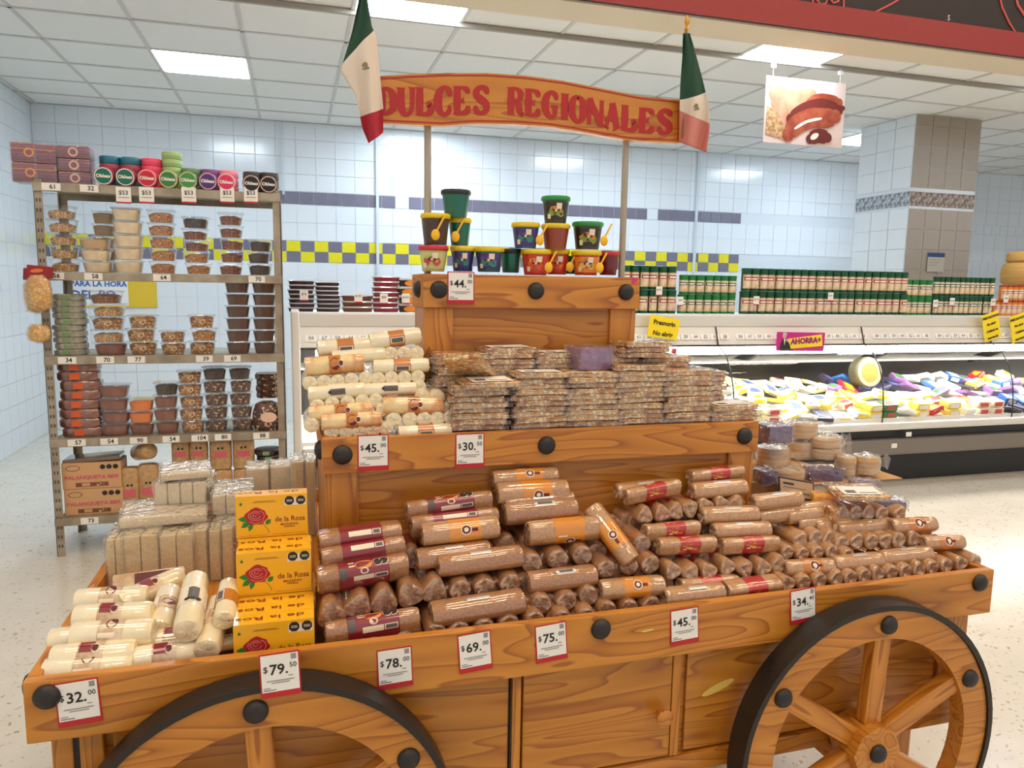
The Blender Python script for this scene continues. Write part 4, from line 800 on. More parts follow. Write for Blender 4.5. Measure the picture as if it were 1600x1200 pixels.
# ================================================================== THE SWEETS
# a roll: local x along its axis, +z outward, profile r(t) round it
def prof(kind, R, t):
    if kind == 'tri': return R*(1+.13*math.cos(3*(t-PI/2)))
    if kind == 'oct': return R*(1+.03*math.cos(8*t))
    return R*(1+.05*math.cos(2*t+.6)+.03*math.cos(5*t))
def roll(name, kind, R, L, body, endm, band=None, decals=(), sd=0, half=None, sunk=.006):
    r = random.Random(sd); n = 22; us = [-.5, -.5, -.485, -.44, -.3, -.1, .1, .3, .44, .485, .5, .5]; k = [.12, .72, .93, 1, 1.0, 1.01, 1.0, 1.01, 1, .93, .72, .12]
    b = B(); vs = []
    for j, (u, q) in enumerate(zip(us, k)):
        for i in range(n):
            t = 2*PI*i/n; rr = prof(kind, R, t)*q*(1+r.uniform(-.012, .012)); x = u*L
            if j in (0, 11): x += sunk if j == 0 else -sunk
            if j in (0, 1, 10, 11): x += r.uniform(-.0016, .0016)
            vs.append((x, rr*math.cos(t), rr*math.sin(t)))
    fs = [(j*n+i, j*n+(i+1) % n, (j+1)*n+(i+1) % n, (j+1)*n+i) for j in range(2, 9) for i in range(n)]
    b.add(vs, fs, body)
    o = obj(name, b.mesh(name, 45), None, T((0, 0, -9)))
    for s0, js, cap in ((0, (0, 1), 0), (1, (9, 10), 11)):
        e = B(); e.add(vs, [(j*n+i, j*n+(i+1) % n, (j+1)*n+(i+1) % n, (j+1)*n+i) for j in js for i in range(n)]+[tuple(cap*n+i for i in range(n))], endm); me = e.mesh('end_fold', 50)
        bm = bmesh.new(); bm.from_mesh(me); bmesh.ops.delete(bm, geom=[v for v in bm.verts if not v.link_faces], context='VERTS'); bm.to_mesh(me); bm.free(); obj('end_fold', me, o)
    def patch(bb, u0, u1, t0, t1, m, off_, nu=2, nt_=5):
        v = []
        for a in range(nu+1):
            for c in range(nt_+1):
                t = t0+(t1-t0)*c/nt_; rr = prof(kind, R, t)*1.012+off_; v.append(((u0+(u1-u0)*a/nu)*L, rr*math.cos(t), rr*math.sin(t)))
        bb.add(v, [(a*(nt_+1)+c, a*(nt_+1)+c+1, (a+1)*(nt_+1)+c+1, (a+1)*(nt_+1)+c) for a in range(nu) for c in range(nt_)], m)
    def disc(bb, u, t, ru, m, off_, nn=8, ry=None):
        v = []
        for i in range(nn):
            a = 2*PI*(i+.5)/nn; tt = t-(ry or ru)*math.sin(a)/R; rr = prof(kind, R, tt)*1.012+off_; v.append((u*L+ru*math.cos(a), rr*math.cos(tt), rr*math.sin(tt)))
        bb.add(v, [tuple(range(nn))], m)
    if band:
        u0, u1, m, t0, t1 = band; bb = B(); patch(bb, u0, u1, t0, t1, m, .0004, 2, 22); lb = obj('label_band', bb.mesh('label', 40), o)
        if decals:
            d = B()
            for q in decals:
                if q[0] == 'p': patch(d, *q[1:])
                else: disc(d, *q[1:])
            obj('label_print', d, lb)
    elif decals:
        d = B()
        for q in decals:
            if q[0] == 'p': patch(d, *q[1:])
            else: disc(d, *q[1:])
        obj('sticker', d, o)
    return proto(o)
TAN = mat('roll_tan', (176, 126, 84), .3, coat=1, bump=.3, bscale=40, rgb2=(154, 106, 68), nscale=200)
TAN2 = mat('roll_tan_pale', (194, 148, 104), .3, coat=1, bump=.3, bscale=40, rgb2=(172, 128, 86), nscale=200)
TEND = mat('roll_end_film', (186, 150, 120), .22, coat=1, bump=.9, bscale=70, rgb2=(140, 96, 66), nscale=60)
TEND2 = mat('roll_end_film_pale', (206, 172, 140), .22, coat=1, bump=.9, bscale=70, rgb2=(160, 118, 84), nscale=60)
WHT = mat('nougat_white', (244, 234, 204), .3, coat=1, bump=.25, bscale=50, rgb2=(238, 222, 182), nscale=20); WEND = mat('nougat_end', (246, 234, 200), .3, coat=1, bump=.7, bscale=60, rgb2=(232, 210, 164), nscale=60)
TST = mat('nougat_toasted', (240, 214, 160), .35, coat=.8, bump=.3, bscale=60, rgb2=(204, 130, 62), nscale=16)
LRED = mat('label_dark_red', (136, 26, 40), .3, coat=.8); LR2 = mat('label_bright_red', (178, 30, 32), .3, coat=.8); LOR = mat('label_orange', (220, 140, 36), .3, coat=.8); LOB = mat('label_burnt_orange', (196, 118, 40), .3, coat=.8)
COOK = mat('print_cookie', (222, 150, 80), .5); CRM = mat('print_cream', (240, 226, 200), .45); WINE = mat('print_wine', (96, 22, 36), .45); PYEL = mat('print_yellow', (236, 190, 40), .45); FOIL = mat('foil_sticker', (216, 214, 210), .2, metal=.4); BARC = mat('print_barcode', (96, 92, 90), .5)
p2 = PI/2
def dec_red(s=1):   # cookie, two warning seals, white nutrition panel, emblem
    return [('d', .0, p2-.30, .019, COOK, .0008, 12, .011), ('d', -.13, p2-.38, .0085, CRM, .0008, 4), ('d', .155, p2-.34, .0105, CRM, .0008), ('d', .22, p2-.34, .0105, CRM, .0008), ('d', .155, p2-.34, .0088, BLKP, .0011), ('d', .22, p2-.34, .0088, BLKP, .0011), ('d', 0, p2+.15, .009, CRM, .0010, 10, .006), ('d', 0, p2+.15, .006, LRED, .0013, 10, .004),
            ('p', -.12, .10, p2+.42, p2+.82, CRM, .0008), ('p', .11, .25, p2+.42, p2+.8, CRM, .0008), ('p', .12, .24, p2+.48, p2+.74, BARC, .0011), ('p', -.26, -.19, p2-.2, p2+.6, BARC, .0006)]
def dec_or(): return [('d', .05, p2+.2, .013, CRM, .0008, 12), ('d', .05, p2+.2, .0105, WINE, .0011, 10), ('d', .05, p2+.2, .006, CRM, .0014, 6), ('p', .12, .2, p2+.1, p2+.4, WINE, .0008), ('p', -.12, .0, p2-.5, p2-.38, CRM, .0008)]
def dec_ry(): return [('d', -.06, p2, .013, PYEL, .0008, 7, .012), ('d', .0, p2+.45, .009, PYEL, .0008, 6), ('p', -.1, -.04, p2+.75, p2+.95, CRM, .0008), ('p', .0, .14, p2+.8, p2+.9, CRM, .0008), ('p', -.1, .06, p2-.75, p2-.65, CRM, .0008)]
RA, LA, RB, LB, RC, LC, RW, LW = .030, .196, .0205, .142, .0205, .128, .0178, .150
rollR = roll('sweet_roll', 'tri', RA, LA, TAN, TEND, (-.27, .27, LRED, 0, 2*PI), dec_red(), 1)
rollR2 = roll('sweet_roll', 'tri', RA, LA, TAN, TEND, (-.25, .25, LRED, -.3, 2.2), [('p', -.15, .12, p2-.25, p2+.1, CRM, .0008), ('p', .13, .23, p2-.25, p2+.1, CRM, .0008), ('p', .14, .22, p2-.2, p2+.05, BARC, .001)], 2)
rollP = roll('sweet_roll', 'rnd', RA*.93, LA, TAN, TEND, None, [('p', -.12, .12, p2-.75, p2-.40, FOIL, .0008)], 3)
rollO = roll('sweet_roll', 'rnd', RA*.95, LA*.94, TAN2, TEND, (-.16, .24, LOR, 0, 2*PI), dec_or(), 4)
rollG = roll('sweet_roll', 'rnd', RA*.95, LA*.94, TAN, TEND, None, [('p', -.10, .18, p2-.7, p2-.1, FOIL, .0008), ('p', -.06, .14, p2-.6, p2-.3, BARC, .001)], 5)
rollE = roll('sweet_roll', 'tri', RA*.92, LA*.9, TAN, TEND, (-.27, .27, LRED, .9, 2.2), (), 6)
rollF = roll('sweet_roll', 'rnd', RA*.88, LA*.9, TAN, TEND, None, (), 7)
rollB = roll('sweet_roll', 'tri', RB, LB, TAN2, TEND2, (-.16, .20, LR2, 0, 2*PI), dec_ry(), 8)
rollBe = roll('sweet_roll', 'tri', RB, LB, TAN2, TEND2, (-.2, .2, LR2, .8, 2.3), (), 9)
rollS = roll('sweet_roll', 'rnd', RB, LB, TAN2, TEND2, None, [('p', -.12, .18, p2-.8, p2-.3, FOIL, .0008)], 10)
rollC = roll('sweet_roll', 'tri', RC, LC, TAN2, TEND2, (-.2, .2, LOR, .8, 2.3), (), 11)
rollCp = roll('sweet_roll', 'oct', RC, LC, TAN2, TEND2, None, (), 12)
rollCy = roll('sweet_roll', 'rnd', RC, LC, TAN2, TEND2, (-.18, .22, LOB, 0, 2*PI), dec_or(), 13)
def white(nm, R, L, body, bm_, dec, sd, b0=-.14, b1=.16, kind='oct'): return roll('nougat_roll', kind, R, L, body, WEND, (b0, b1, bm_, 0, 2*PI), dec, sd, sunk=.002)
dW = [('p', -.12, .14, p2+.2, p2+.9, CRM, .0008), ('p', -.10, .12, p2+.3, p2+.8, BARC, .001)]
dT = [('d', 0, p2+.1, .013, WINE, .0008, 12), ('d', .10, p2+.1, .008, CRM, .0008, 10), ('d', .10, p2+.1, .005, WINE, .001, 10)]
rollW = white('w', RW, LW, WHT, LOB, dW, 20); rollWb = white('w', RW, LW, WHT, CRM, [('p', -.12, .14, p2-.2, p2+.6, BARC, .001), ('d', -.13, p2+.2, .004, BLKP, .0012)], 21)
rollWt = white('w', RW*1.08, LW*1.05, TST, LOB, dT, 22, -.1, .1); rollWp = roll('nougat_roll', 'oct', RW, LW, WHT, WEND, None, (), 23, sunk=.002)
clearlab = mat('label_clear_brown', (196, 160, 120), .3, coat=1, rgb2=(236, 220, 190), nscale=25)
RN, LN_ = .0235, .165
rollN = white('n', RN, LN_, WHT, clearlab, [('p', -.14, .06, p2+.5, p2+.85, CRM, .0008), ('d', .0, p2-.3, .012, WINE, .0008, 10)], 24, -.15, .15); rollN2 = white('n', RN, LN_, WHT, clearlab, [('p', -.15, .02, p2-.6, p2+.3, LRED, .0008), ('d', .04, p2, .009, CRM, .001, 10), ('d', .04, p2, .006, WINE, .0013, 8)], 25, -.17, .13); rollN3 = white('n', RN, LN_, WHT, CRM, [('p', -.12, .08, p2-.5, p2+.3, BARC, .001), ('d', .1, p2-.5, .005, BLKP, .0012), ('d', .1, p2-.1, .005, BLKP, .0012), ('d', .1, p2+.3, .005, BLKP, .0012)], 26, -.17, .15)
G1, G2, G3, G4 = 'tan rolls heaped on the front tray', 'pale tan rolls heaped on the far part of the tray', 'white nougat rolls on the middle tier', 'white nougat rolls at the near end of the tray'
def side(pr, x0, y0, x1, y1, h, L, lab, cat='roll', grp=G1, spin=0, sink=0, rs=1):
    A, Bp = HP(x0, y0, h), HP(x1, y1, h); d = Bp-A; n = Vector((0, -h[2], 1)).normalized(); n = (n+(CO-A).normalized()*.6).normalized()
    c = (A+Bp)/2-n*sink; s = min(1.12, max(.86, d.length/L))
    return inst(pr, frame(c, d, n) @ RX(spin+R_.uniform(-5, 5)) @ S3(s, rs, rs), lab, cat, grp)
def endon(pr, px, py, h, L, lab, grp=G1, dx=0, up=0, rs=1, spin=None, cat='roll'):
    A = HP(px, py, h); d = Vector((math.sin(math.radians(dx)), math.cos(math.radians(dx)), up)).normalized(); s_ = min(1, max(.3, (1.694-A.y)/(L*.98))) if A.x < 1.21 and A.z < 1.12 else 1; L *= s_; c = A+d*(L/2*.96)
    return inst(pr, frame(c, -d, Vector((0, 0, 1))) @ RX(R_.uniform(-50, 50) if spin is None else spin) @ S3(s_, rs, rs), lab, cat, grp)
H = (1.462, .800, 1.0)
# --- dark red labelled block beside the yellow boxes
side(rollR, 494, 906, 637, 880, H, LA, 'tan roll with dark red cookie label, lowest of the three beside the yellow boxes', spin=8)
side(rollR2, 500, 874, 632, 852, H, LA, 'tan roll with dark red label tucked behind the lowest one beside the yellow boxes', sink=.004)
side(rollR2, 497, 848, 627, 830, H, LA, 'tan roll with white nutrition strip, rearmost of three beside the yellow boxes', sink=.006)
for i, (x, y) in enumerate([(518, 962), (560, 950), (600, 941), (641, 930), (679, 924), (719, 922), (757, 918), (797, 912)]):
    endon(rollE if i < 5 else rollF, x, y, H, LA*.9, 'tan roll seen end-on, %s from the yellow boxes above the cookie label' % nth(i+1), rs=1.04 if i < 5 else .92, spin=[10, -20, 0, 25, -10, 60, 20, 45][i])
side(rollR, 503, 994, 658, 966, H, LA*1.05, 'tan roll with dark red cookie label lying lowest against the tray rim', spin=-12)
side(rollP, 670, 962, 819, 938, H, LA*1.02, 'plain tan roll with foil strip lying lowest over the sixty-nine peso card')
side(rollP, 688, 884, 810, 868, (1.462, .815, 1.0), LA*.92, 'plain tan roll with sparkling film above the end-on row', rs=.9)
side(rollP, 655, 874, 760, 860, (1.462, .805, 1.0), LA*.92, 'plain tan roll half hidden behind the sparkling plain one', rs=.85)
side(rollR, 633, 800, 767, 780, H, LA, 'tan roll with dark red cookie label, highest against the panel', spin=-4, rs=.9)
side(rollR2, 640, 822, 777, 806, H, LA, 'tan roll with dark red label just below the highest labelled one', rs=.86)
side(rollO, 660, 836, 776, 823, (1.462, .822, 1.0), LA*.9, 'tan roll with orange label in front of the upper dark red ones', rs=.9)
# --- orange label pile in the middle
side(rollO, 770, 749, 868, 742, H, LA*.9, 'tan roll with orange label, topmost of the centre pile', rs=.78, spin=-15)
side(rollO, 777, 772, 884, 766, (1.462, .812, 1.0), LA*.9, 'tan roll with orange label, second from the top of the centre pile', rs=.9, spin=18)
side(rollG, 786, 804, 900, 794, H, LA*.94, 'tan roll with foil sticker, third from the top of the centre pile', rs=.95)
side(rollG, 786, 790, 895, 780, H, LA*.94, 'tan roll squeezed between second and third of the centre pile', rs=.8)
side(rollO, 822, 834, 937, 823, (1.462, .818, 1.0), LA*.94, 'tan roll with thin orange label, lowest lying one of the centre pile', spin=70)
for i, (x, y) in enumerate([(831, 880), (872, 874), (910, 868), (947, 889), (983, 884), (1016, 882)]):
    endon(rollF, x, y, H, LA*.9, 'tan roll seen end-on, %s in the row under the centre pile' % nth(i+1), rs=.98 if i < 3 else .92)
q = side(rollO, 938, 812, 972, 858, (1.462, .835, 1.0), LA*.8, 'tan roll slanting steeply down beside the centre pile', rs=.85)
endon(rollF, 1003, 850, (1.462, .805, 1), LA*.9, 'tan roll seen end-on just behind the slanting one', rs=.9)
side(rollG, 823, 911, 930, 898, H, LA*.94, 'tan roll with crinkled foil sticker in the lower centre', rs=.86)
side(rollO, 940, 922, 1031, 914, H, LA*.9, 'tan roll with bright orange label low in the centre', rs=.84, spin=-12)
for i, (x, y) in enumerate([(846, 944), (885, 940), (920, 931)]): endon(rollF, x, y, H, LA*.9, 'tan roll seen end-on, %s in the low row under the foil sticker roll' % nth(i+1), rs=.92)
for i, (x, y) in enumerate([(582, 1006), (632, 998), (682, 986), (717, 983), (757, 978), (795, 972), (835, 966), (879, 964), (917, 960), (950, 951), (984, 948), (1017, 943)]):
    endon(rollF, x, y+3, (1.447, .782, 1.0), LA*.9, 'tan roll peeping over the tray rim, %s from the yellow boxes' % nth(i+1), rs=.86)
k = 0
for j, (yy, xa, xb) in enumerate([(845, 640, 830), (870, 650, 1000), (905, 700, 1030), (940, 690, 1030), (965, 640, 1000), (835, 900, 1000)]):
    for x in range(xa+(j % 2)*18, xb, 37):
        k += 1; endon([rollF, rollE][k % 2], x, yy-(x-830)*.12, (1.515, .79, 1.0), LA*.6, 'tan roll buried in the heap, %s along buried layer %s' % (nth((x-xa)//37+1), 'abcdef'[j] if 0 else nth(j+1)), rs=.95)
# --- small red and yellow label pile
HB = (1.455, .797, .98)
side(rollS, 962, 768, 1046, 760, HB, LB, 'plain small roll behind the top red and yellow one', grp=G2)
side(rollB, 974, 776, 1060, 758, (1.455, .812, .98), LB, 'small roll with red and yellow label tilted at the top of its pile', grp=G2, rs=1.05)
side(rollB, 1074, 746, 1160, 736, (1.455, .80, .98), LB, 'small roll with red and yellow label, highest of all against the panel end', grp=G2, rs=1.05)
side(rollS, 1078, 768, 1165, 760, (1.455, .80, .98), LB, 'small tan roll with white sticker under the highest labelled one', grp=G2, rs=1.1)
for i, (x, y) in enumerate([(1008, 806), (1035, 803), (1056, 800), (1079, 796), (1103, 792), (1128, 789), (1151, 788)]): endon(rollBe, x, y, HB, LB, 'small roll end, %s in the upper row under the red labels' % nth(i+1), grp=G2, rs=1.05)
side(rollB, 1006, 832, 1090, 824, (1.455, .803, .98), LB, 'small roll with red and yellow label in the middle of its pile', grp=G2, rs=1.05)
side(rollB, 1026, 853, 1115, 848, (1.455, .805, .98), LB, 'small roll with red and yellow label just above the slanting row', grp=G2, rs=1.05)
side(rollS, 1093, 806, 1184, 802, HB, LB, 'small plain roll, upper of three stacked past the labelled pair', grp=G2, rs=1.05)
side(rollS, 1111, 830, 1203, 826, HB, LB, 'small plain roll, middle of three stacked past the labelled pair', grp=G2, rs=1.0)
side(rollB, 1122, 853, 1216, 847, (1.455, .80, .98), LB, 'small roll with red mark, lowest of three stacked past the labelled pair', grp=G2, rs=1.02)
side(rollS, 1175, 786, 1250, 777, HB, LB, 'small plain roll with white sticker beside the framed sign', grp=G2, rs=1.05)
for i, (x, y) in enumerate([(1052, 893), (1080, 896), (1108, 894), (1137, 886), (1165, 890), (1193, 888), (1217, 882)]): endon(rollBe, x, y, HB, LB, 'small roll end, %s in the row on the lowest lying rolls' % nth(i+1), grp=G2, rs=1.04)
for i, (x, y) in enumerate([(1042, 868), (1070, 870), (1099, 870), (1128, 866), (1160, 866), (1190, 864)]): endon(rollBe, x, y+4, (1.50, .79, 1), LB, 'small roll deep behind the lying pair, %s of its row' % nth(i+1), grp=G2)
side(rollS, 1037, 934, 1129, 924, HB, LB, 'small plain roll lying lowest over the second forty-five peso card', grp=G2, rs=1.1)
side(rollB, 1132, 923, 1215, 912, HB, LB, 'small roll with red and yellow label lying lowest beside the wheel top', grp=G2, rs=1.1, spin=25)
side(rollB, 1060, 916, 1150, 908, (1.47, .785, .98), LB, 'small roll with red label wedged behind the lowest lying pair', grp=G2)
for i, x in enumerate((1044, 1075, 1105, 1135, 1165, 1195)): endon(rollS, x, 950-(x-1044)*.17, (1.45, .776, 1), LB, 'small roll barely above the rim, %s beneath the lying pair' % nth(i+1), grp=G2, rs=.9)
for j, (yy, xa, xb) in enumerate([(800, 980, 1160), (825, 985, 1190), (850, 1000, 1200), (908, 1040, 1200)]):
    for x in range(xa, xb, 29): endon(rollS, x, yy-(x-1080)*.12, (1.505, .785, 1.0), LB*.9, 'small roll buried in the heap, %s along buried layer %s' % (nth((x-xa)//29+1), nth(j+1)), grp=G2)
# --- far end of the tray
HR = (1.448, .796, .8)
for i, (x, y) in enumerate([(1231, 913), (1256, 910), (1281, 907), (1307, 904), (1329, 903), (1351, 900), (1372, 897), (1393, 895), (1415, 893), (1436, 890), (1457, 887), (1479, 884), (1502, 881), (1524, 878)]):
    endon(rollC if i % 3 == 0 else rollCp, x, y, HR, LC, 'pale roll end, %s along the bottom row towards the far corner' % nth(i+1), grp=G2, rs=1.0)
side(rollCy, 1224, 888, 1300, 884, (1.46, .80, .8), LC, 'pale tan roll with burnt orange label above the start of the bottom row', grp=G2)
side(rollS, 1304, 881, 1372, 874, (1.46, .80, .8), LC, 'pale tan roll with foil sticker, first of two above the bottom row', grp=G2)
side(rollS, 1377, 872, 1450, 864, (1.46, .80, .8), LC, 'pale tan roll with foil sticker, second of two above the bottom row', grp=G2)
for i, (x, y) in enumerate([(1230, 863), (1254, 866), (1277, 864), (1300, 862), (1325, 868)]): endon(rollCp, x, y, (1.462, .80, .8), LC, 'pale roll end, %s in the second row up, far end' % nth(i+1), grp=G2, rs=.95)
for i, (x, y) in enumerate([(1252, 845), (1276, 841), (1298, 842), (1317, 850), (1340, 847), (1363, 847), (1385, 846), (1406, 845), (1430, 843)]):
    endon([rollC, rollCp][i % 2], x, y, (1.47, .812, .8), LC*1.05, 'pale roll end, %s in the long third row up, far end' % nth(i+1), grp=G2, rs=1.08)
side(rollCy, 1388, 823, 1460, 818, HR, LC, 'pale tan roll with burnt orange label lying behind the long row', grp=G2, rs=1.08)
side(rollCy, 1440, 848, 1502, 846, HR, LC, 'pale tan roll with burnt orange label at the far edge of the heap', grp=G2, rs=1.0)
for i, (x, y) in enumerate([(1294, 800), (1317, 803), (1337, 802), (1357, 801), (1378, 803), (1406, 803)]):
    endon([rollCp, rollC][i % 2], x, y, (1.45, .80, .78), LC, 'pale tan roll seen end-on, %s in the rear row under the brittle bar' % nth(i+1), grp=G2, rs=1.08)
for i, (x, y) in enumerate([(1205, 806), (1228, 800), (1250, 806), (1272, 795)]): side(rollCp, x-22, y+2, x+30, y-4, (1.45, .79, .8), LC, 'pale tan roll half buried behind the long row, %s of four' % nth(i+1), grp=G2)
for i, (x, y) in enumerate([(1268, 818), (1296, 822), (1330, 826), (1360, 824), (1420, 828)]): side(rollCp, x-25, y+2, x+30, y-4, (1.45, .775, .8), LC, 'pale tan roll deep in the far heap, %s of five' % nth(i+1), grp=G2)
for i in range(4): inst(rollCp, T((1.25+.12*i, 1.78, .80)) @ RZ(90) , 'pale tan roll laid on the tray under the cardboard, %s of four' % nth(i+1), 'roll', G2)

# --- white nougat rolls on the middle tier
HW = (1.735, 1.158, 1.75)
def facerow(pts, lab, pr=None, rs=1.0):
    for i, (x, y) in enumerate(pts): endon(pr or rollWp, x, y, HW, LW*.93, 'white nougat roll seen end-on, %s %s' % (nth(i+1), lab), grp=G3, rs=rs, cat='nougat')
facerow([(518, 675), (540, 675), (561, 674), (582, 672), (603, 670)], 'in the bottom row over the forty-five peso card')
facerow([(615, 656), (640, 655), (662, 655), (683, 654), (704, 652)], 'in the row beside the brittle, second layer', rs=1.1)
facerow([(487, 664), (496, 635), (519, 631), (543, 629), (566, 627), (587, 626)], 'in the third layer towards the rack')
facerow([(660, 619), (683, 621)], 'of the pair hanging out beside the brittle', rs=1.12)
facerow([(484, 599), (506, 597), (527, 596), (549, 593), (571, 591), (591, 593), (612, 591), (632, 590), (653, 589)], 'in the long fifth layer')
facerow([(610, 553), (631, 552), (651, 552)], 'of three near the top against the tier post', rs=1.05)
facerow([(500, 650), (522, 650), (548, 648), (572, 646), (597, 640)], 'half hidden in the second layer towards the rack', rs=.9)
facerow([(612, 612), (636, 606), (656, 604), (676, 640), (700, 638)], 'half hidden inside the middle of the pile', rs=.9)
def ws(pr, a, b, c, d, lab, rs=1, dz=0, spin=0): side(pr, a, b, c, d, (HW[0], HW[1]+dz, HW[2]), LW, lab, 'nougat', G3, rs=rs, spin=spin)
ws(rollW, 622, 677, 704, 672, 'white nougat roll with orange label lying lowest beside the brittle')
ws(rollWt, 504, 660, 594, 655, 'toasted nougat roll with wine badge lying low over the first bottom rolls', 1.05, .012)
ws(rollWt, 484, 647, 580, 640, 'toasted nougat roll tucked behind the low badge roll')
ws(rollWt, 600, 633, 690, 634, 'toasted nougat roll with wine badge in the middle beside the brittle', 1.1, .012)
ws(rollWb, 577, 609, 640, 607, 'white nougat roll with barcode under the long end-on row, near the post', .9)
ws(rollWb, 481, 616, 570, 608, 'white nougat roll with barcode under the long end-on row, rack side')
ws(rollWt, 478, 573, 566, 566, 'toasted nougat roll with wine badge on top of the long end-on row', 1.18, .012)
ws(rollW, 582, 573, 670, 570, 'white nougat roll with orange label on the long end-on row beside the post')
ws(rollW, 500, 545, 576, 539, 'white nougat roll with orange label, topmost on the rack side', 1.15)
ws(rollW, 584, 533, 650, 524, 'white nougat roll with orange label, topmost against the tier post', 1.15, .012)
ws(rollWp, 520, 558, 600, 553, 'plain white nougat roll between the top two layers', 1.0)
# --- white nougat rolls at the near end of the tray
HN = (1.452, .782, .18)
def wn(pr, a, b, c, d, lab, dz=0, spin=0, rs=1.13): side(pr, a, b, c, d, (HN[0], HN[1]+dz, HN[2]), LN_, lab, 'nougat', G4, rs=rs, spin=spin)
wn(rollN, 68, 1052, 212, 1040, 'large white nougat roll in the near corner of the tray')
wn(rollN2, 80, 1031, 215, 1020, 'large white nougat roll with red mark just behind the corner one', .012)
wn(rollN, 95, 1002, 185, 992, 'large white nougat roll showing its end behind the corner pair', -.004)
wn(rollN, 112, 994, 243, 988, 'large white nougat roll lying across the middle with pale label', .03)
wn(rollN2, 116, 966, 240, 960, 'large white nougat roll with big dark red mark', .03)
wn(rollN, 120, 940, 232, 934, 'large white nougat roll just before the amaranth blocks', .012)
wn(rollN2, 216, 1032, 305, 1018, 'large white nougat roll with wine label against the rim', 0)
wn(rollN2, 236, 1006, 318, 996, 'large white nougat roll with wine label behind the rim one', -.002)
wn(rollN3, 308, 902, 291, 992, 'large white nougat roll pointing at the viewer with barcode and three seals', .055, 0, 1.1)
wn(rollN, 344, 942, 323, 1018, 'large white nougat roll pointing at the viewer beside the yellow boxes', .018, 0, 1.1)
wn(rollW, 358, 915, 350, 970, 'slim white nougat roll with orange label leaning on the yellow boxes', .055, 0, 1.2)
wn(rollN, 262, 938, 252, 975, 'large white nougat roll mostly hidden behind the barcode one', .012)
wn(rollN2, 210, 935, 262, 912, 'white nougat roll wrapped with dark print before the amaranth', .01)
wn(rollWp, 150, 1018, 235, 1010, 'plain white nougat roll under the crossing ones, first', -.012); wn(rollWp, 260, 970, 330, 965, 'plain white nougat roll under the pointing ones', -.012)

for i, (a, c) in enumerate([((318, 1012), (352, 1006)), ((330, 985), (356, 980)), ((340, 960), (360, 955))]): wn(rollWp, a[0]-40, a[1]+6, c[0]-2, c[1], 'plain white nougat roll low beside the yellow boxes, %s back' % nth(i+1), -.008, 0, .8)
# --- yellow boxes with a rose
BXY = mat('box_yellow', (244, 182, 28), .4, coat=.3); ROSE = mat('rose_red', (176, 28, 36), .45); ROSEL = mat('rose_line', (236, 190, 180), .45); LEAF = mat('leaf_green', (40, 130, 50), .5); BRNP = mat('print_brown_red', (132, 44, 30), .5); BXS = mat('box_pale_edge', (250, 214, 120), .4)
BW, BH, BD = .150, .0945, .043
def yellow_box(x, y, z, lab, full=True):
    o = obj('sweet_box', B().box(-BW/2, BW/2, 0, BD-.001, 0, BH-.0008, BXY, .0012), None, T((x, y, z)) @ RZ(R_.uniform(-.8, .8)), lab, 'box', 'yellow boxes with a red rose')
    # top flap print, read from behind
    text(o, 'de la Rosa', .015, 0, 0, .022, BRNP, .0001, 1.6, M=T((0, BD*.5, BH)) @ RX(-90) @ RZ(0) @ RY(180), name='lettering')
    if not full: return o
    b = B(); cx, cz = -.033, .047
    pts = [(cx+(.022+.0022*math.cos(6*a+1))*math.cos(a)*1.05, cz+(.019+.0018*math.sin(5*a))*math.sin(a)) for a in [2*PI*i/28 for i in range(28)]]
    b.poly(pts, ROSE, 0, T((0, -.0006, 0))); obj('rose_bloom', b, o)
    b = B()
    for k, (rx, rz, a0, a1, ox, oz) in enumerate([(.005, .004, 0, 5.5, -.002, .005), (.010, .008, .3, 3.6, -.002, .004), (.010, .009, 3.4, 6.0, -.001, .004), (.016, .012, 2.6, 5.4, .0, .003), (.017, .013, 5.6, 7.4, .0, .001), (.020, .016, 3.9, 5.6, 0, .001)]):
        ribbon(b, [(cx+ox+rx*math.cos(a0+(a1-a0)*i/12), cz+oz+rz*math.sin(a0+(a1-a0)*i/12)) for i in range(13)], .0007, ROSEL, -.0010)
    obj('petal_lines', b, o)
    b = B()
    def leaf(x, z, ln, wd, ang):
        c, s = math.cos(ang), math.sin(ang); p = [(0, 0), (ln*.3, wd*.8), (ln*.6, wd), (ln, 0), (ln*.6, -wd), (ln*.3, -wd*.8)]; b.poly([(x+u*c-v*s, z+u*s+v*c) for u, v in p], LEAF, 0, T((0, -.0004, 0)))
    leaf(cx-.012, cz-.006, .026, .006, math.radians(175)); leaf(cx-.012, cz-.010, .024, .006, math.radians(215)); leaf(cx-.008, cz-.012, .022, .005, math.radians(250)); leaf(-.014, .028, .016, .0055, math.radians(45))
    ribbon(b, [(cx+.010, cz-.014), (cx+.022, cz-.026), (cx+.027, cz-.038)], .0011, LEAF, -.0005); obj('rose_leaves', b, o)
    text(o, 'de la Rosa', .0375, .038, -.0006, .0165, BRNP, .00015, .93); text(o, 'MAZAPAN', .036, .026, -.0006, .0072, BRNP, .0001, 1.1); text(o, 'ORIGINAL', .036, .0205, -.0006, .0052, BRNP, .0001, 1.0)
    b = B().rect(.026, .072, .068, .085, CRM, -.0003).ell(.037, .079, .0105, .0105, BLKP, -.0006, 8).ell(.061, .079, .0105, .0105, BLKP, -.0006, 8)
    for xx in (.037, .061):
        for zz in (.0805, .0775): b.rect(xx-.006, xx+.006, zz-.0006, zz+.0006, CRM, -.0009)
    obj('warning_seals', b, o)
    b = B().rect(-.037, .005, .080, .0808, BRNP, -.0005).rect(-.04, .01, .0778, .0785, BRNP, -.0005).ell(-.064, .076, .003, .0035, LEAF, -.0005, 8).rect(-.07, -.01, .004, .0045, BRNP, -.0005).rect(.0, .07, .005, .0055, BRNP, -.0005); obj('small_print', b, o)
    return o
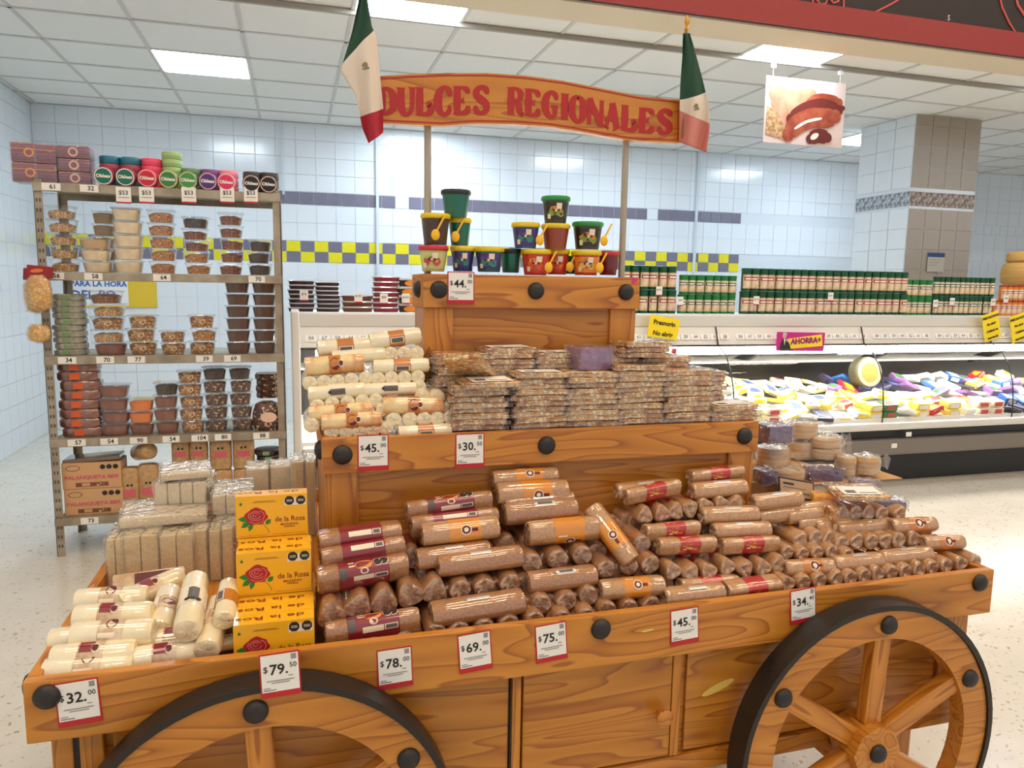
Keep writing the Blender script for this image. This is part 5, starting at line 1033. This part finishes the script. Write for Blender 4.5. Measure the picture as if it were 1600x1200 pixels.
for k in range(3): yellow_box(-.050+.001*k, 1.437+k*BD, TF+.0005, ['yellow rose box at the very front behind the rim', 'second yellow rose box of the lowest stack, only its top showing', 'third yellow rose box of the lowest stack, only its top showing'][k], k == 0)
for k in range(2): yellow_box(-.051+.002*k, 1.568+k*BD, TF+BH+.001, ['yellow rose box facing out in the middle step', 'yellow rose box behind the middle one, only its top showing'][k], k == 0)
yellow_box(-.056, 1.660, TF+BH*2+.0015, 'yellow rose box facing out on the topmost step')
for k in range(4): yellow_box(-.051, 1.568+k*BD, TF+.0005, 'yellow rose box at the bottom supporting the steps, %s row from the front' % nth(k+4), False)
for k in range(2): yellow_box(-.054, 1.656+k*BD, TF+BH+.001, 'yellow rose box supporting the topmost one, %s of two' % nth(k+1), False)

# --- amaranth blocks
AMR = mat('amaranth_grain', (246, 226, 172), .6, bump=.8, bscale=400, rgb2=(226, 194, 134), nscale=380, coat=.5); AMR2 = mat('amaranth_pale', (248, 234, 204), .55, bump=.8, bscale=300, rgb2=(236, 212, 168), nscale=260, coat=.6)
def crumple(b, amp, sd=0):
    r = random.Random(sd); b.v = [(x+r.uniform(-amp, amp), y+r.uniform(-amp, amp), z+r.uniform(-amp, amp)) for x, y, z in b.v]; return b
def film_box(wd, dp, ht, amp, m, sd):
    bm = bmesh.new(); bmesh.ops.create_cube(bm, size=1); bmesh.ops.subdivide_edges(bm, edges=bm.edges[:], cuts=5, use_grid_fill=True); r = random.Random(sd)
    for v in bm.verts: v.co = Vector((v.co.x*wd+r.uniform(-amp, amp), v.co.y*dp+r.uniform(-amp, amp), (v.co.z+.5)*ht+r.uniform(-amp, amp)))
    me = bpy.data.meshes.new('film'); bm.to_mesh(me); bm.free(); me.materials.append(m); return me
def amaranth(x, y, z, wd, dp, ht, n, lab, m=AMR, rz=0, film=True, sd=0):
    o = obj('amaranth_pack', None, None, T((x, y, z)) @ RZ(rz), lab, 'amaranth', 'amaranth sweets on the tray')
    w1 = wd/n
    for k in range(n): obj('amaranth_bar', B().box(-wd/2+k*w1+.0008, -wd/2+(k+1)*w1-.0008, -dp/2, dp/2, 0, ht, m, .005).mesh('bar', 40), o)
    if film: obj('film_wrap', film_box(wd+.006, dp+.008, ht+.006, .0022, FILM2, sd), o, T((0, 0, -.001)))
    return o
def front_at(px, py, Y): return P(px, py, Y)
am = [(136, 196, 2), (193, 250, 2), (250, 304, 2), (300, 326, 1), (327, 347, 1), (347, 366, 1)]
for i, (a, c, n) in enumerate(am):
    y = 1.905+.01*(i > 2); xa, xb = P(a, 900, y).x, P(c, 900, y).x; xa = max(xa, CX0+.024)
    amaranth((xa+xb)/2, y+.075, TF+.001, xb-xa-.002, .15, .128+.004*(i % 2), n, ['paired amaranth bars at the outer edge of the tray', 'second pair of standing amaranth bars', 'third pair of standing amaranth bars', 'single standing amaranth bar after the pairs', 'single amaranth bar standing last but one before the yellow boxes', 'single amaranth bar touching the yellow boxes'][i], sd=i)
    if i < 3: amaranth((xa+xb)/2+.01, y+.24, TF+.001, xb-xa-.004, .15, .130, n, 'amaranth block pair in the rear rank behind the %s front pair' % nth(i+1), sd=i+9)
amaranth(-.33, 2.04, TF+.138, .20, .15, .024, 1, 'flat pale amaranth slab lying on the standing bars', AMR2, 5, sd=20)
o = amaranth(-.29, 2.12, TF+.165, .125, .13, .055, 4, 'film bag of pale round sweets on top of the slab', AMR2, -6, sd=21); 
obj('paper_label', B().box(-.04, .04, -.03, .03, .060, .0615, clearlab), o)
amaranth(-.29, 2.12, TF+.228, .12, .12, .018, 1, 'second pale film bag topmost on the amaranth heap', AMR2, 8, sd=22)
amaranth(-.17, 2.10, TF+.138, .10, .15, .05, 3, 'pale bag of round sweets just behind the yellow boxes', AMR2, 3, sd=23)
amaranth(-.155, 2.02, TF+.001, .10, .14, .132, 3, 'amaranth block hidden behind the highest yellow box', sd=24)
for i, (px0, px1, py0, py1, n, Y) in enumerate([(383, 420, 733, 800, 1, 2.28), (421, 455, 729, 800, 1, 2.28), (454, 475, 722, 812, 1, 2.2), (476, 497, 722, 812, 1, 2.2)]):
    xa, xb = P(px0, py0, Y).x, P(px1, py0, Y).x; xb = min(xb, .05); zt_ = P(px0, py0, Y).z
    amaranth((xa+xb)/2, Y+.05, TF+.001, xb-xa-.002, .09, zt_-TF-.004, n, 'tall amaranth pack standing beside the middle tier, %s towards the post' % nth(i+1), AMR2 if i < 2 else AMR, sd=30+i)
# clear pack with dark print leaning on the amaranth
q = PZ(232, 925, .80); o = obj('printed_film_pack', B().box(-.075, .075, -.012, .012, -.02, .02, clearlab, .006), None, T(q+Vector((0, .02, .02))) @ RZ(8) @ RX(-50), 'clear pack with brown print leaning against the amaranth bars', 'pack')
obj('brown_print', B().box(-.03, .06, -.0135, -.012, -.012, .014, WINE), o)

# --- peanut brittle bars
PNT = nuts('brittle_peanuts', [(244, 214, 160), (252, 236, 200), (222, 172, 108), (246, 222, 176), (180, 112, 62), (238, 200, 144)], 85, gap=(196, 144, 88), bump=.6, coat=.9)
PNTd = nuts('brittle_peanuts_dark', [(236, 200, 144), (248, 224, 176), (210, 152, 92), (172, 104, 58), (240, 208, 156)], 85, gap=(184, 128, 76), bump=.6, coat=.9)
def brittle(seed, m, lab_=True, wd=.135, dp=.095, ht=.0125):
    r = random.Random(seed); bm = bmesh.new(); bmesh.ops.create_cube(bm, size=1); bmesh.ops.subdivide_edges(bm, edges=bm.edges[:], cuts=7, use_grid_fill=True)
    for v in bm.verts: 
        e = abs(v.co.x) > .49 or abs(v.co.y) > .49
        v.co = Vector((v.co.x*wd+(r.uniform(-.0022, .0022) if e else 0), v.co.y*dp+(r.uniform(-.0022, .0022) if e else 0), (v.co.z+.5)*ht+r.uniform(-.0009, .0009)))
    me = bpy.data.meshes.new('bar'); bm.to_mesh(me); bm.free(); me.materials.append(m); me.polygons.foreach_set('use_smooth', [True]*len(me.polygons))
    o = obj('peanut_brittle', me, None, T((0, 0, -9)))
    r2 = random.Random(seed+3); b = B(); n = 9
    for (y0, y1) in ((-dp/2-.004, dp/2+.004),):
        top = [(-wd/2-.010+(wd+.02)*i/n, ht+.0015+r2.uniform(-.0008, .0012)) for i in range(n+1)]
        vs = []
        for x, z in top: vs += [(x, y0-.002, z-.004+r2.uniform(-.002, .001)), (x, y1, z)]
        for x, z in top: vs.append((x, y0-.003+r2.uniform(-.002, .002), .001))
        b.add(vs, [(2*i, 2*i+2, 2*i+3, 2*i+1) for i in range(n)]+[(2*(n+1)+i, 2*(n+1)+i+1, 2*i+2, 2*i) for i in range(n)], FILM)
    obj('film_wrap', b.mesh('film', 60), o)
    if lab_: obj('paper_label', B().box(-wd*.38, wd*.38, -dp*.40, dp*.2, ht+.0018, ht+.0024, WHITE).box(-wd*.3, -wd*.1, -dp*.3, -dp*.1, ht+.0024, ht+.0027, BARC).box(-wd*.05, wd*.3, -dp*.3, -dp*.25, ht+.0024, ht+.0027, BARC), o)
    return proto(o)
bars = [brittle(i, [PNT, PNTd][i % 2], i % 3 == 0) for i in range(6)]
GB = 'peanut brittle bars on the middle tier'
def bstack(px, py, n, h, lab, Y, rzr=6, z0=None, step=.0137, tilt=0):
    q = P(px, py, Y); z0 = 1.153 if z0 is None else z0
    for k in range(n):
        inst(bars[R_.randrange(6)], T((q.x+R_.uniform(-.006, .006), Y+.048+R_.uniform(-.004, .006), z0+k*step)) @ RZ(R_.uniform(-rzr, rzr)) @ RX(tilt+R_.uniform(-1.2, 1.2)) @ RY(R_.uniform(-1, 1)), 'peanut brittle bar, %s up %s' % (nth(k+1), lab), 'brittle', GB); 
bstack(750, 660, 8, 0, 'the stack nearest the nougat rolls', 1.715); bstack(845, 660, 10, 0, 'the second front stack', 1.715); bstack(925, 655, 10, 0, 'the third front stack', 1.715); bstack(1000, 655, 11, 0, 'the fourth front stack', 1.715); bstack(1076, 650, 10, 0, 'the fifth front stack', 1.715); bstack(1148, 650, 3, 0, 'the short stack at the tier end', 1.715)
bstack(700, 640, 7, 0, 'the half hidden stack behind the first', 1.80, z0=1.153); bstack(722, 640, 6, 0, 'the leaning stack behind the nougat', 1.80, z0=1.25); 
bstack(795, 600, 14, 0, 'the high rear stack under the post', 1.80); bstack(880, 600, 13, 0, 'the high rear stack past the middle', 1.80); bstack(960, 600, 12, 0, 'the rear stack behind the third', 1.80); bstack(1040, 600, 12, 0, 'the rear stack behind the fourth', 1.80); bstack(1100, 600, 9, 0, 'the rear stack behind the fifth', 1.80)
bstack(1010, 580, 3, 0, 'the small pile on the rear stack by the purple slab', 1.775, z0=1.153+12*.0137, rzr=12)
def one(px, py, Y, M, lab, k=0): inst(bars[k], T(P(px, py, Y)) @ M, lab, 'brittle', GB)
one(733, 578, 1.745, RZ(58) @ RX(-8) @ RY(28), 'peanut brittle bar tilted up with a long white label beside the nougat', 0)
one(762, 600, 1.735, RZ(6) @ RX(4), 'peanut brittle bar with white label lying on top of the first stack', 0)
inst(bars[0], T(P(1338, 772, 1.60)) @ RZ(-14) @ RX(6), 'single peanut brittle bar with white label lying on the far roll heap', 'brittle', GB)
inst(bars[1], T(P(1290, 800, 1.60)+Vector((0, .03, -.030))) @ RZ(88) @ RX(86) , 'peanut brittle bar standing on edge between the far rolls', 'brittle', GB)
# purple amaranth slabs and round wood boxes
PUR = mat('purple_slab', (140, 96, 140), .45, coat=.8, bump=.6, bscale=80, rgb2=(120, 76, 124), nscale=60); PURG = mat('purple_glossy', (96, 62, 108), .2, coat=1, bump=1, bscale=50)
def pslab(M, wd, dp, ht, lab, m=PUR, sd=1):
    o = obj('purple_sweet', B().box(-wd/2, wd/2, -dp/2, dp/2, 0, ht, m, .004).mesh('p', 40), None, M, lab, 'sweet'); obj('film_wrap', film_box(wd+.008, dp+.008, ht+.006, .003, FILM, sd), o); return o
pslab(T((P(932, 578, 1.74).x, 1.79, P(932, 579, 1.74).z)) @ RZ(6), .092, .08, .055, 'purple film-wrapped sweet resting on the peanut brittle')
WDB = mat('shaved_wood', (236, 196, 140), .55, rgb2=(206, 156, 100), nscale=5, stretch=(1, 1, 20)); WDT = mat('wood_box_lid', (230, 206, 168), .4, coat=.8, bump=.6, bscale=60); CARD = mat('cardboard', (196, 152, 98), .8)
def woodbox(px, py, Y, rx, ry, ht, lab, n=1, rz=0):
    q = P(px, py, Y); o = obj('round_wood_box', B().lathe([(.97, 0), (1, .003), (1, ht*.62), (1.03, ht*.63), (1.03, ht-.004), (.97, ht)], WDB, 24, sq=(rx, ry, 2.3)).mesh('w', 40), None, T(q) @ RZ(rz), lab, 'box', 'round shaved-wood candy boxes')
    obj('lid_paper', B().lathe([(.93, ht+.0003), (.93, ht+.0012)], WDT, 24, sq=(rx, ry, 2.3)), o)
    f = B().lathe([(1.05, .0), (1.10, ht*.3), (1.06, ht*.8), (1.02, ht+.004), (.3, ht+.006)], FILM2, 20, sq=(rx, ry, 2.3)); f = crumple(f, .0025, int(px)); obj('film_wrap', f.mesh('f', 60), o)
    t = B(); r = random.Random(int(px)); pts = []
    for i in range(5):
        u = i/4; pts += [(rx*.95+u*.05, -.004+r.uniform(-.01, .01), ht*.35-u*.012+r.uniform(-.006, .006)), (rx*.95+u*.05, .004+r.uniform(-.01, .01), ht*.75-u*.004+r.uniform(-.006, .014)*(1+u))]
    t.add(pts, [(2*i, 2*i+2, 2*i+3, 2*i+1) for i in range(4)], FILM2); obj('film_tail', t, o); return o
def card(x0, y0, x1, y1, z, Y, dp, lab):
    a, b = PZ(x0, y0, z), PZ(x1, y1, z); return obj('cardboard_sheet', B().box(a.x, b.x, Y-dp/2, Y+dp/2, z-.003, z, CARD), label=lab, cat='cardboard')
card(1172, 727, 1262, 724, .985, 1.87, .11, 'small cardboard sheet beside the middle tier end under a round wood box'); card(1214, 750, 1398, 743, .950, 1.85, .20, 'long cardboard sheet jutting over the far roll heap')
obj('inner_sweet_carton', B().box(1.19, 1.44, 1.82, 1.96, TF, .946, CARD, .003), label='cardboard carton hidden under the cardboard sheets beside the middle tier', cat='carton')
woodbox(1207, 724, 1.85, .046, .04, .048, 'round wood box on the small upper cardboard sheet', rz=0)
woodbox(1231, 748, 1.79, .045, .036, .030, 'low round wood box under the small sheet')
woodbox(1320, 740, 1.80, .026, .03, .052, 'narrow round wood box standing on the long sheet')
woodbox(1352, 738, 1.79, .038, .034, .050, 'round wood box at the jutting end of the long sheet')
woodbox(1252, 712, 1.90, .042, .04, .045, 'round wood box in the rear stack, lower one'); woodbox(1252, 682, 1.90, .042, .04, .045, 'round wood box in the rear stack, upper one')
woodbox(1288, 714, 1.86, .045, .04, .030, 'round wood box lower of the pair over the purple pack'); woodbox(1288, 697, 1.86, .045, .04, .030, 'round wood box upper of the pair over the purple pack')
woodbox(1285, 706, 1.96, .04, .036, .058, 'round wood box with pale lid at the back of the sheet')
def pq(px, py, Y, wd, dp, ht, lab, rz=0, sd=1): q = P(px, py, Y); pslab(T(q) @ RZ(rz), wd, dp, ht, lab, PURG, sd)
pq(1282, 748, 1.80, .10, .07, .036, 'glossy purple pack on the long sheet under the round boxes', -8, 2)
pq(1209, 690, 1.80, .08, .06, .050, 'glossy purple pack on the upper round wood box at the tier corner', 4, 3)
pq(1195, 754, 1.76, .05, .05, .038, 'purple pack half hidden beside the tier post', 0, 4)
pq(1386, 792, 1.63, .085, .05, .022, 'purple film pack slipping over the far rolls', -30, 5); pq(1350, 762, 1.68, .07, .05, .018, 'dark purple pack below the jutting cardboard', -10, 6)
# framed plaque
q = P(1245, 764, 1.66); o = obj('framed_price_sign', B().box(-.058, .058, 0, .003, -.026, .026, BLKP).rect(-.054, .054, -.022, .022, mat('plaque_tan', (176, 140, 104), .4, coat=.6), -.0006), None, T(q) @ RY(12) @ RX(-25), 'black framed tan price sign leaning among the far rolls', 'sign')
obj('printed_line', B().rect(-.045, -.01, .008, .014, BLKP, -.0012).rect(-.045, .03, .0, .002, BARC, -.0012).rect(.0, .04, -.014, -.008, BARC, -.0012), o)
pack = obj('yellow_candy_pack', B().box(-.035, .035, -.02, .02, 0, .03, mat('pack_yellow_red', (236, 176, 60), .3, coat=.8, rgb2=(206, 80, 50), nscale=22), .006), None, T(P(1287, 786, 1.64)) @ RZ(-20), 'small yellow and red candy pack beside the framed sign', 'pack')

# --- candy pots on the top tier
def pot(px, yb, yt, cw, body, lid, art, lab, spoon=0, Y=1.955, tall=1, z=None, braid=None):
    a, b_, c_ = P(px-cw/2, yb, Y), P(px+cw/2, yb, Y), P(px, yt, Y); q = P(px, yb, Y); R1 = (b_.x-a.x)/2/1.03; h = c_.z-q.z; z = q.z if z is None else z
    bm_ = mat('pot_'+body[0], body[1], .3, coat=.6); lm = mat('pot_lid_'+lid[0], lid[1], .4)
    Rb = R1*.74; Rt_ = R1*.95
    o = obj('candy_pot', B().lathe([(Rb, 0), (Rb*1.02, .002), (Rt_, h-.010)], bm_, 28).mesh('pot', 40), None, T((q.x, Y+R1*.2, z)), lab, 'pot', 'candy pots on the top tier')
    L_ = B(); n = 48; vs = []                                     # lid with twisted cord-like rim
    for rr, zz in ((R1*.95, h-.013), (R1*1.02, h-.011), (R1*1.03, h-.003), (R1*.97, h), (R1*.9, h-.001), (.001, h-.002)):
        for i in range(n): a_ = 2*PI*i/n; k = 1+(.02*math.sin(12*a_+zz*900) if rr > R1*.96 else 0); vs.append((rr*k*math.cos(a_), rr*k*math.sin(a_), zz))
    L_.add(vs, [(j*n+i, j*n+(i+1) % n, (j+1)*n+(i+1) % n, (j+1)*n+i) for j in range(5) for i in range(n)], lm)
    obj('lid', L_.mesh('lid', 60), o)
    def cyl(bb, a0, a1, z0, z1, m, off_, nn=8):
        v = []
        for i in range(nn+1):
            t = -PI/2-.28+a0+(a1-a0)*i/nn
            for zz in (z0, z1): rr = Rb+(Rt_-Rb)*zz/(h-.01)+off_; v.append((rr*math.cos(t), rr*math.sin(t), zz))
        bb.add(v, [(2*i, 2*i+2, 2*i+3, 2*i+1) for i in range(nn)], m)
    def blob(bb, a0, zc_, sx_, sz_, m, off_, nn=12, sd=0):
        r = random.Random(sd); v = []
        for i in range(nn):
            t0 = 2*PI*i/nn; k = r.uniform(.72, 1.15); t = -PI/2-.28+a0+sx_*k*math.cos(t0); zz = zc_+sz_*k*math.sin(t0); rr = Rb+(Rt_-Rb)*zz/(h-.01)+off_; v.append((rr*math.cos(t), rr*math.sin(t), zz))
        bb.add(v, [tuple(range(nn))], m)
    if art:
        base, c2, c3 = [mat('pot_art_%d_%d_%d' % c, c, .35, coat=.5) for c in art]; l = B()
        cyl(l, -1.1, 1.1, h*.10, h*.74, base, .0006, 14); lb = obj('wrap_label', l.mesh('l', 40), o)
        l = B()
        for i, (a0, zc_, sx_, sz_, m) in enumerate([(-.1, .44, .62, .19, c2), (.35, .36, .34, .16, c3), (-.42, .36, .26, .14, c3), (.05, .5, .34, .09, c2), (0, .43, .26, .08, c3)]): blob(l, a0, zc_*h, sx_, sz_*h, m, .0012+.0003*i, 12, i+int(px))
        cyl(l, -.72, -.45, h*.14, h*.32, CRM, .0030, 2); cyl(l, .02, .42, h*.50, h*.72, CRM, .0032, 3)
        for k in range(3): cyl(l, -.28+k*.2, -.14+k*.2, h*.42, h*.50, [WINE, CRM, WINE][k], .0034, 2)
        obj('label_print', l, lb)
    if spoon:
        sp = B(); SPM = mat('spoon_yellow', (246, 190, 30), .35)
        x0 = spoon*R1; sp.lathe([(.0, .0), (.010, .001), (.0115, .004), (.009, .0065)], SPM, 14, T((x0-.012*(1 if spoon > 0 else 1), -R1*1.12, h*.30)) @ RX(90) @ S3(1, 1.25, 1))
        sp.box(-.0025, .0025, -.0015, .0015, 0, h*.62, SPM, .0008, T((x0-.010, -R1*1.10, h*.38)) @ RY(28))
        obj('spoon', sp.mesh('spoon', 50), o)
    return o
Gr = ('green', (14, 104, 84)); Yl = ('yellow', (236, 206, 40)); Bk = ('black', (44, 48, 50)); Rd = ('red', (206, 54, 66)); Gn = ('bright_green', (40, 150, 70)); Db = ('dark_brown', (70, 42, 26)); Br = ('red_brown', (150, 62, 34)); Dr = ('dark_red', (112, 24, 34)); Cl = ('pale_green', (190, 190, 110)); Or = ('orange_red', (196, 60, 36)); Bl = ('blue', (32, 74, 130)); Ob = ('olive', (60, 56, 30))
LG = ((206, 206, 130), (120, 150, 40), (206, 70, 60)); LP = ((60, 50, 120), (110, 70, 160), (40, 140, 120)); LO = ((206, 60, 30), (240, 170, 40), (226, 90, 40)); LX = ((240, 140, 40), (110, 60, 130), (236, 200, 80)); LT = ((40, 30, 20), (236, 140, 40), (130, 160, 50))
Yb, Yf = 2.015, 1.945
pot(724, 424, 385, 40, Bl, Yl, LP, 'candy pot with yellow lid, second on the tier from the sign pole, purple label', Y=1.975)
pot(799, 426, 389, 34, Gr, Bk, None, 'plain green candy pot with black lid between yellow-lidded ones', Y=1.995)
pot(765, 425, 386, 46, Gr, Yl, LP, 'green candy pot with yellow lid and purple label', Y=1.95)
pot(678, 424, 384, 47, Cl, Rd, LG, 'candy pot with red braided lid and pale green fruit label', Y=1.945)
pot(871, 429, 390, 38, Or, Yl, LO, 'second orange-red candy pot with yellow lid, partly covered', 1, Y=1.985)
pot(838, 430, 390, 46, Or, Yl, LO, 'first orange-red candy pot with yellow lid and pineapple label', .8, Y=1.95)
pot(893, 428, 400, 30, Gr, Gn, LP, 'green candy pot mostly hidden behind the orange ones', Y=2.02)
pot(917, 430, 392, 44, Or, Yl, LX, 'candy pot with yellow lid and orange and purple label', .8, Y=1.95)
pot(951, 430, 393, 32, Dr, Rd, None, 'dark red candy pot with red lid at the end of the row', Y=1.985)
pot(681, 383, 334, 47, Db, Yl, None, 'dark brown candy pot with yellow lid and spoon on the red-lidded pot', .1, Y=1.955)
pot(719, 384, 341, 36, Gr, Yl, None, 'tall green candy pot with yellow lid in the second row', -.25, Y=1.985)
pot(713, 340, 297, 46, Gr, Bk, None, 'topmost green candy pot with black braided lid and spoon', .0, Y=1.97)
pot(822, 388, 348, 43, Bl, Yl, LP, 'blue candy pot with yellow lid in the second row', 1, Y=1.955)
pot(869, 389, 350, 43, Br, Yl, None, 'plain red-brown candy pot with yellow lid in the second row', Y=1.96)
pot(919, 390, 347, 46, Ob, Gn, LT, 'candy pot with green lid and orange label in the second row', .95, Y=1.955)
pot(869, 349, 307, 43, Ob, Gn, LT, 'topmost candy pot with green lid and orange label', Y=1.96)

# --- hanging sausage poster
PY_ = 4.80; a, b_ = P(1198, 118, PY_), P(1313, 231, PY_); pc = Vector(((P(1196, 170, PY_).x+P(1318, 180, PY_).x)/2, PY_, (a.z+b_.z)/2)); pw_, ph_ = P(1318, 175, PY_).x-P(1194, 165, PY_).x, a.z-P(1190, 222, PY_).z
po = obj('hanging_poster', B().box(-pw_/2, pw_/2, 0, .006, -ph_/2, ph_/2, mat('poster_cream', (222, 200, 192), .4)), None, T(pc), 'hanging photo poster of grilled sausages below the ceiling', 'poster')
S1, S2, S3_, S4 = mat('sausage_brown', (140, 56, 36), .4, rgb2=(170, 84, 56), nscale=12), mat('sausage_dark', (104, 34, 26), .4), mat('sausage_pale', (206, 150, 118), .4, rgb2=(184, 116, 84), nscale=8), mat('sausage_highlight', (250, 226, 206), .4)
ONI = mat('onion_print', (200, 168, 124), .5, rgb2=(160, 110, 66), nscale=40)
def sau(pts, wd, m, y):
    b = B(); q = cr([(x*pw_, z*ph_) for x, z in pts], 8); n = len(q); ribbon(b, q, [wd*pw_*math.sqrt(max(.05, 1-abs(2*i/(n-1)-1)**6)) for i in range(n)], m, y)
    for e in (q[0], q[-1]): b.ell(e[0], e[1], wd*pw_*.36, wd*pw_*.36, m, y-.0004, 12)
    obj('printed_sausage', b, po)
sau([(-.40, .36), (-.30, .18), (-.10, .16), (.06, .26)], .22, S3_, -.001); sau([(-.36, .10), (-.24, -.06), (-.04, -.02), (.06, .12)], .20, S3_, -.002)
sau([(.10, .24), (.28, .2), (.48, .12)], .07, S2, -.002); sau([(.05, .16), (.2, .22), (.42, .20)], .13, S1, -.003); sau([(-.18, -.12), (.0, .04), (.2, .12), (.42, .08)], .16, S2, -.004)
sau([(-.20, -.36), (-.10, -.20), (.08, -.08), (.26, -.06), (.38, -.02)], .21, S1, -.005); sau([(-.12, -.26), (.02, -.14), (.2, -.07)], .03, S4, -.006); sau([(.08, -.40), (.18, -.34), (.30, -.36)], .15, S2, -.006); sau([(.10, -.38), (.16, -.33)], .06, S4, -.007)
obj('printed_onion', B().poly([(-.48*pw_, -.38*ph_), (-.25*pw_, -.44*ph_), (-.24*pw_, -.24*ph_), (-.36*pw_, -.02*ph_), (-.48*pw_, .05*ph_)], ONI, 0, T((0, -.003, 0))), po)
for s in (-1, 1):
    h_ = B().tube((s*pw_*.42, .003, ph_/2), (s*pw_*.42, .003, CZ-.03-pc.z), .0015, WHITE, 6); h_.box(s*pw_*.42-.02, s*pw_*.42+.02, -.002, .008, CZ-.075-pc.z, CZ-.045-pc.z, WHITE, .004); obj('hanger', h_, po)

# ------------------------------------------------------------------ drop the first-of-kind masters that only served as patterns
for r in PROTO:
    for ch in list(r.children_recursive): bpy.data.objects.remove(ch)
    bpy.data.objects.remove(r)
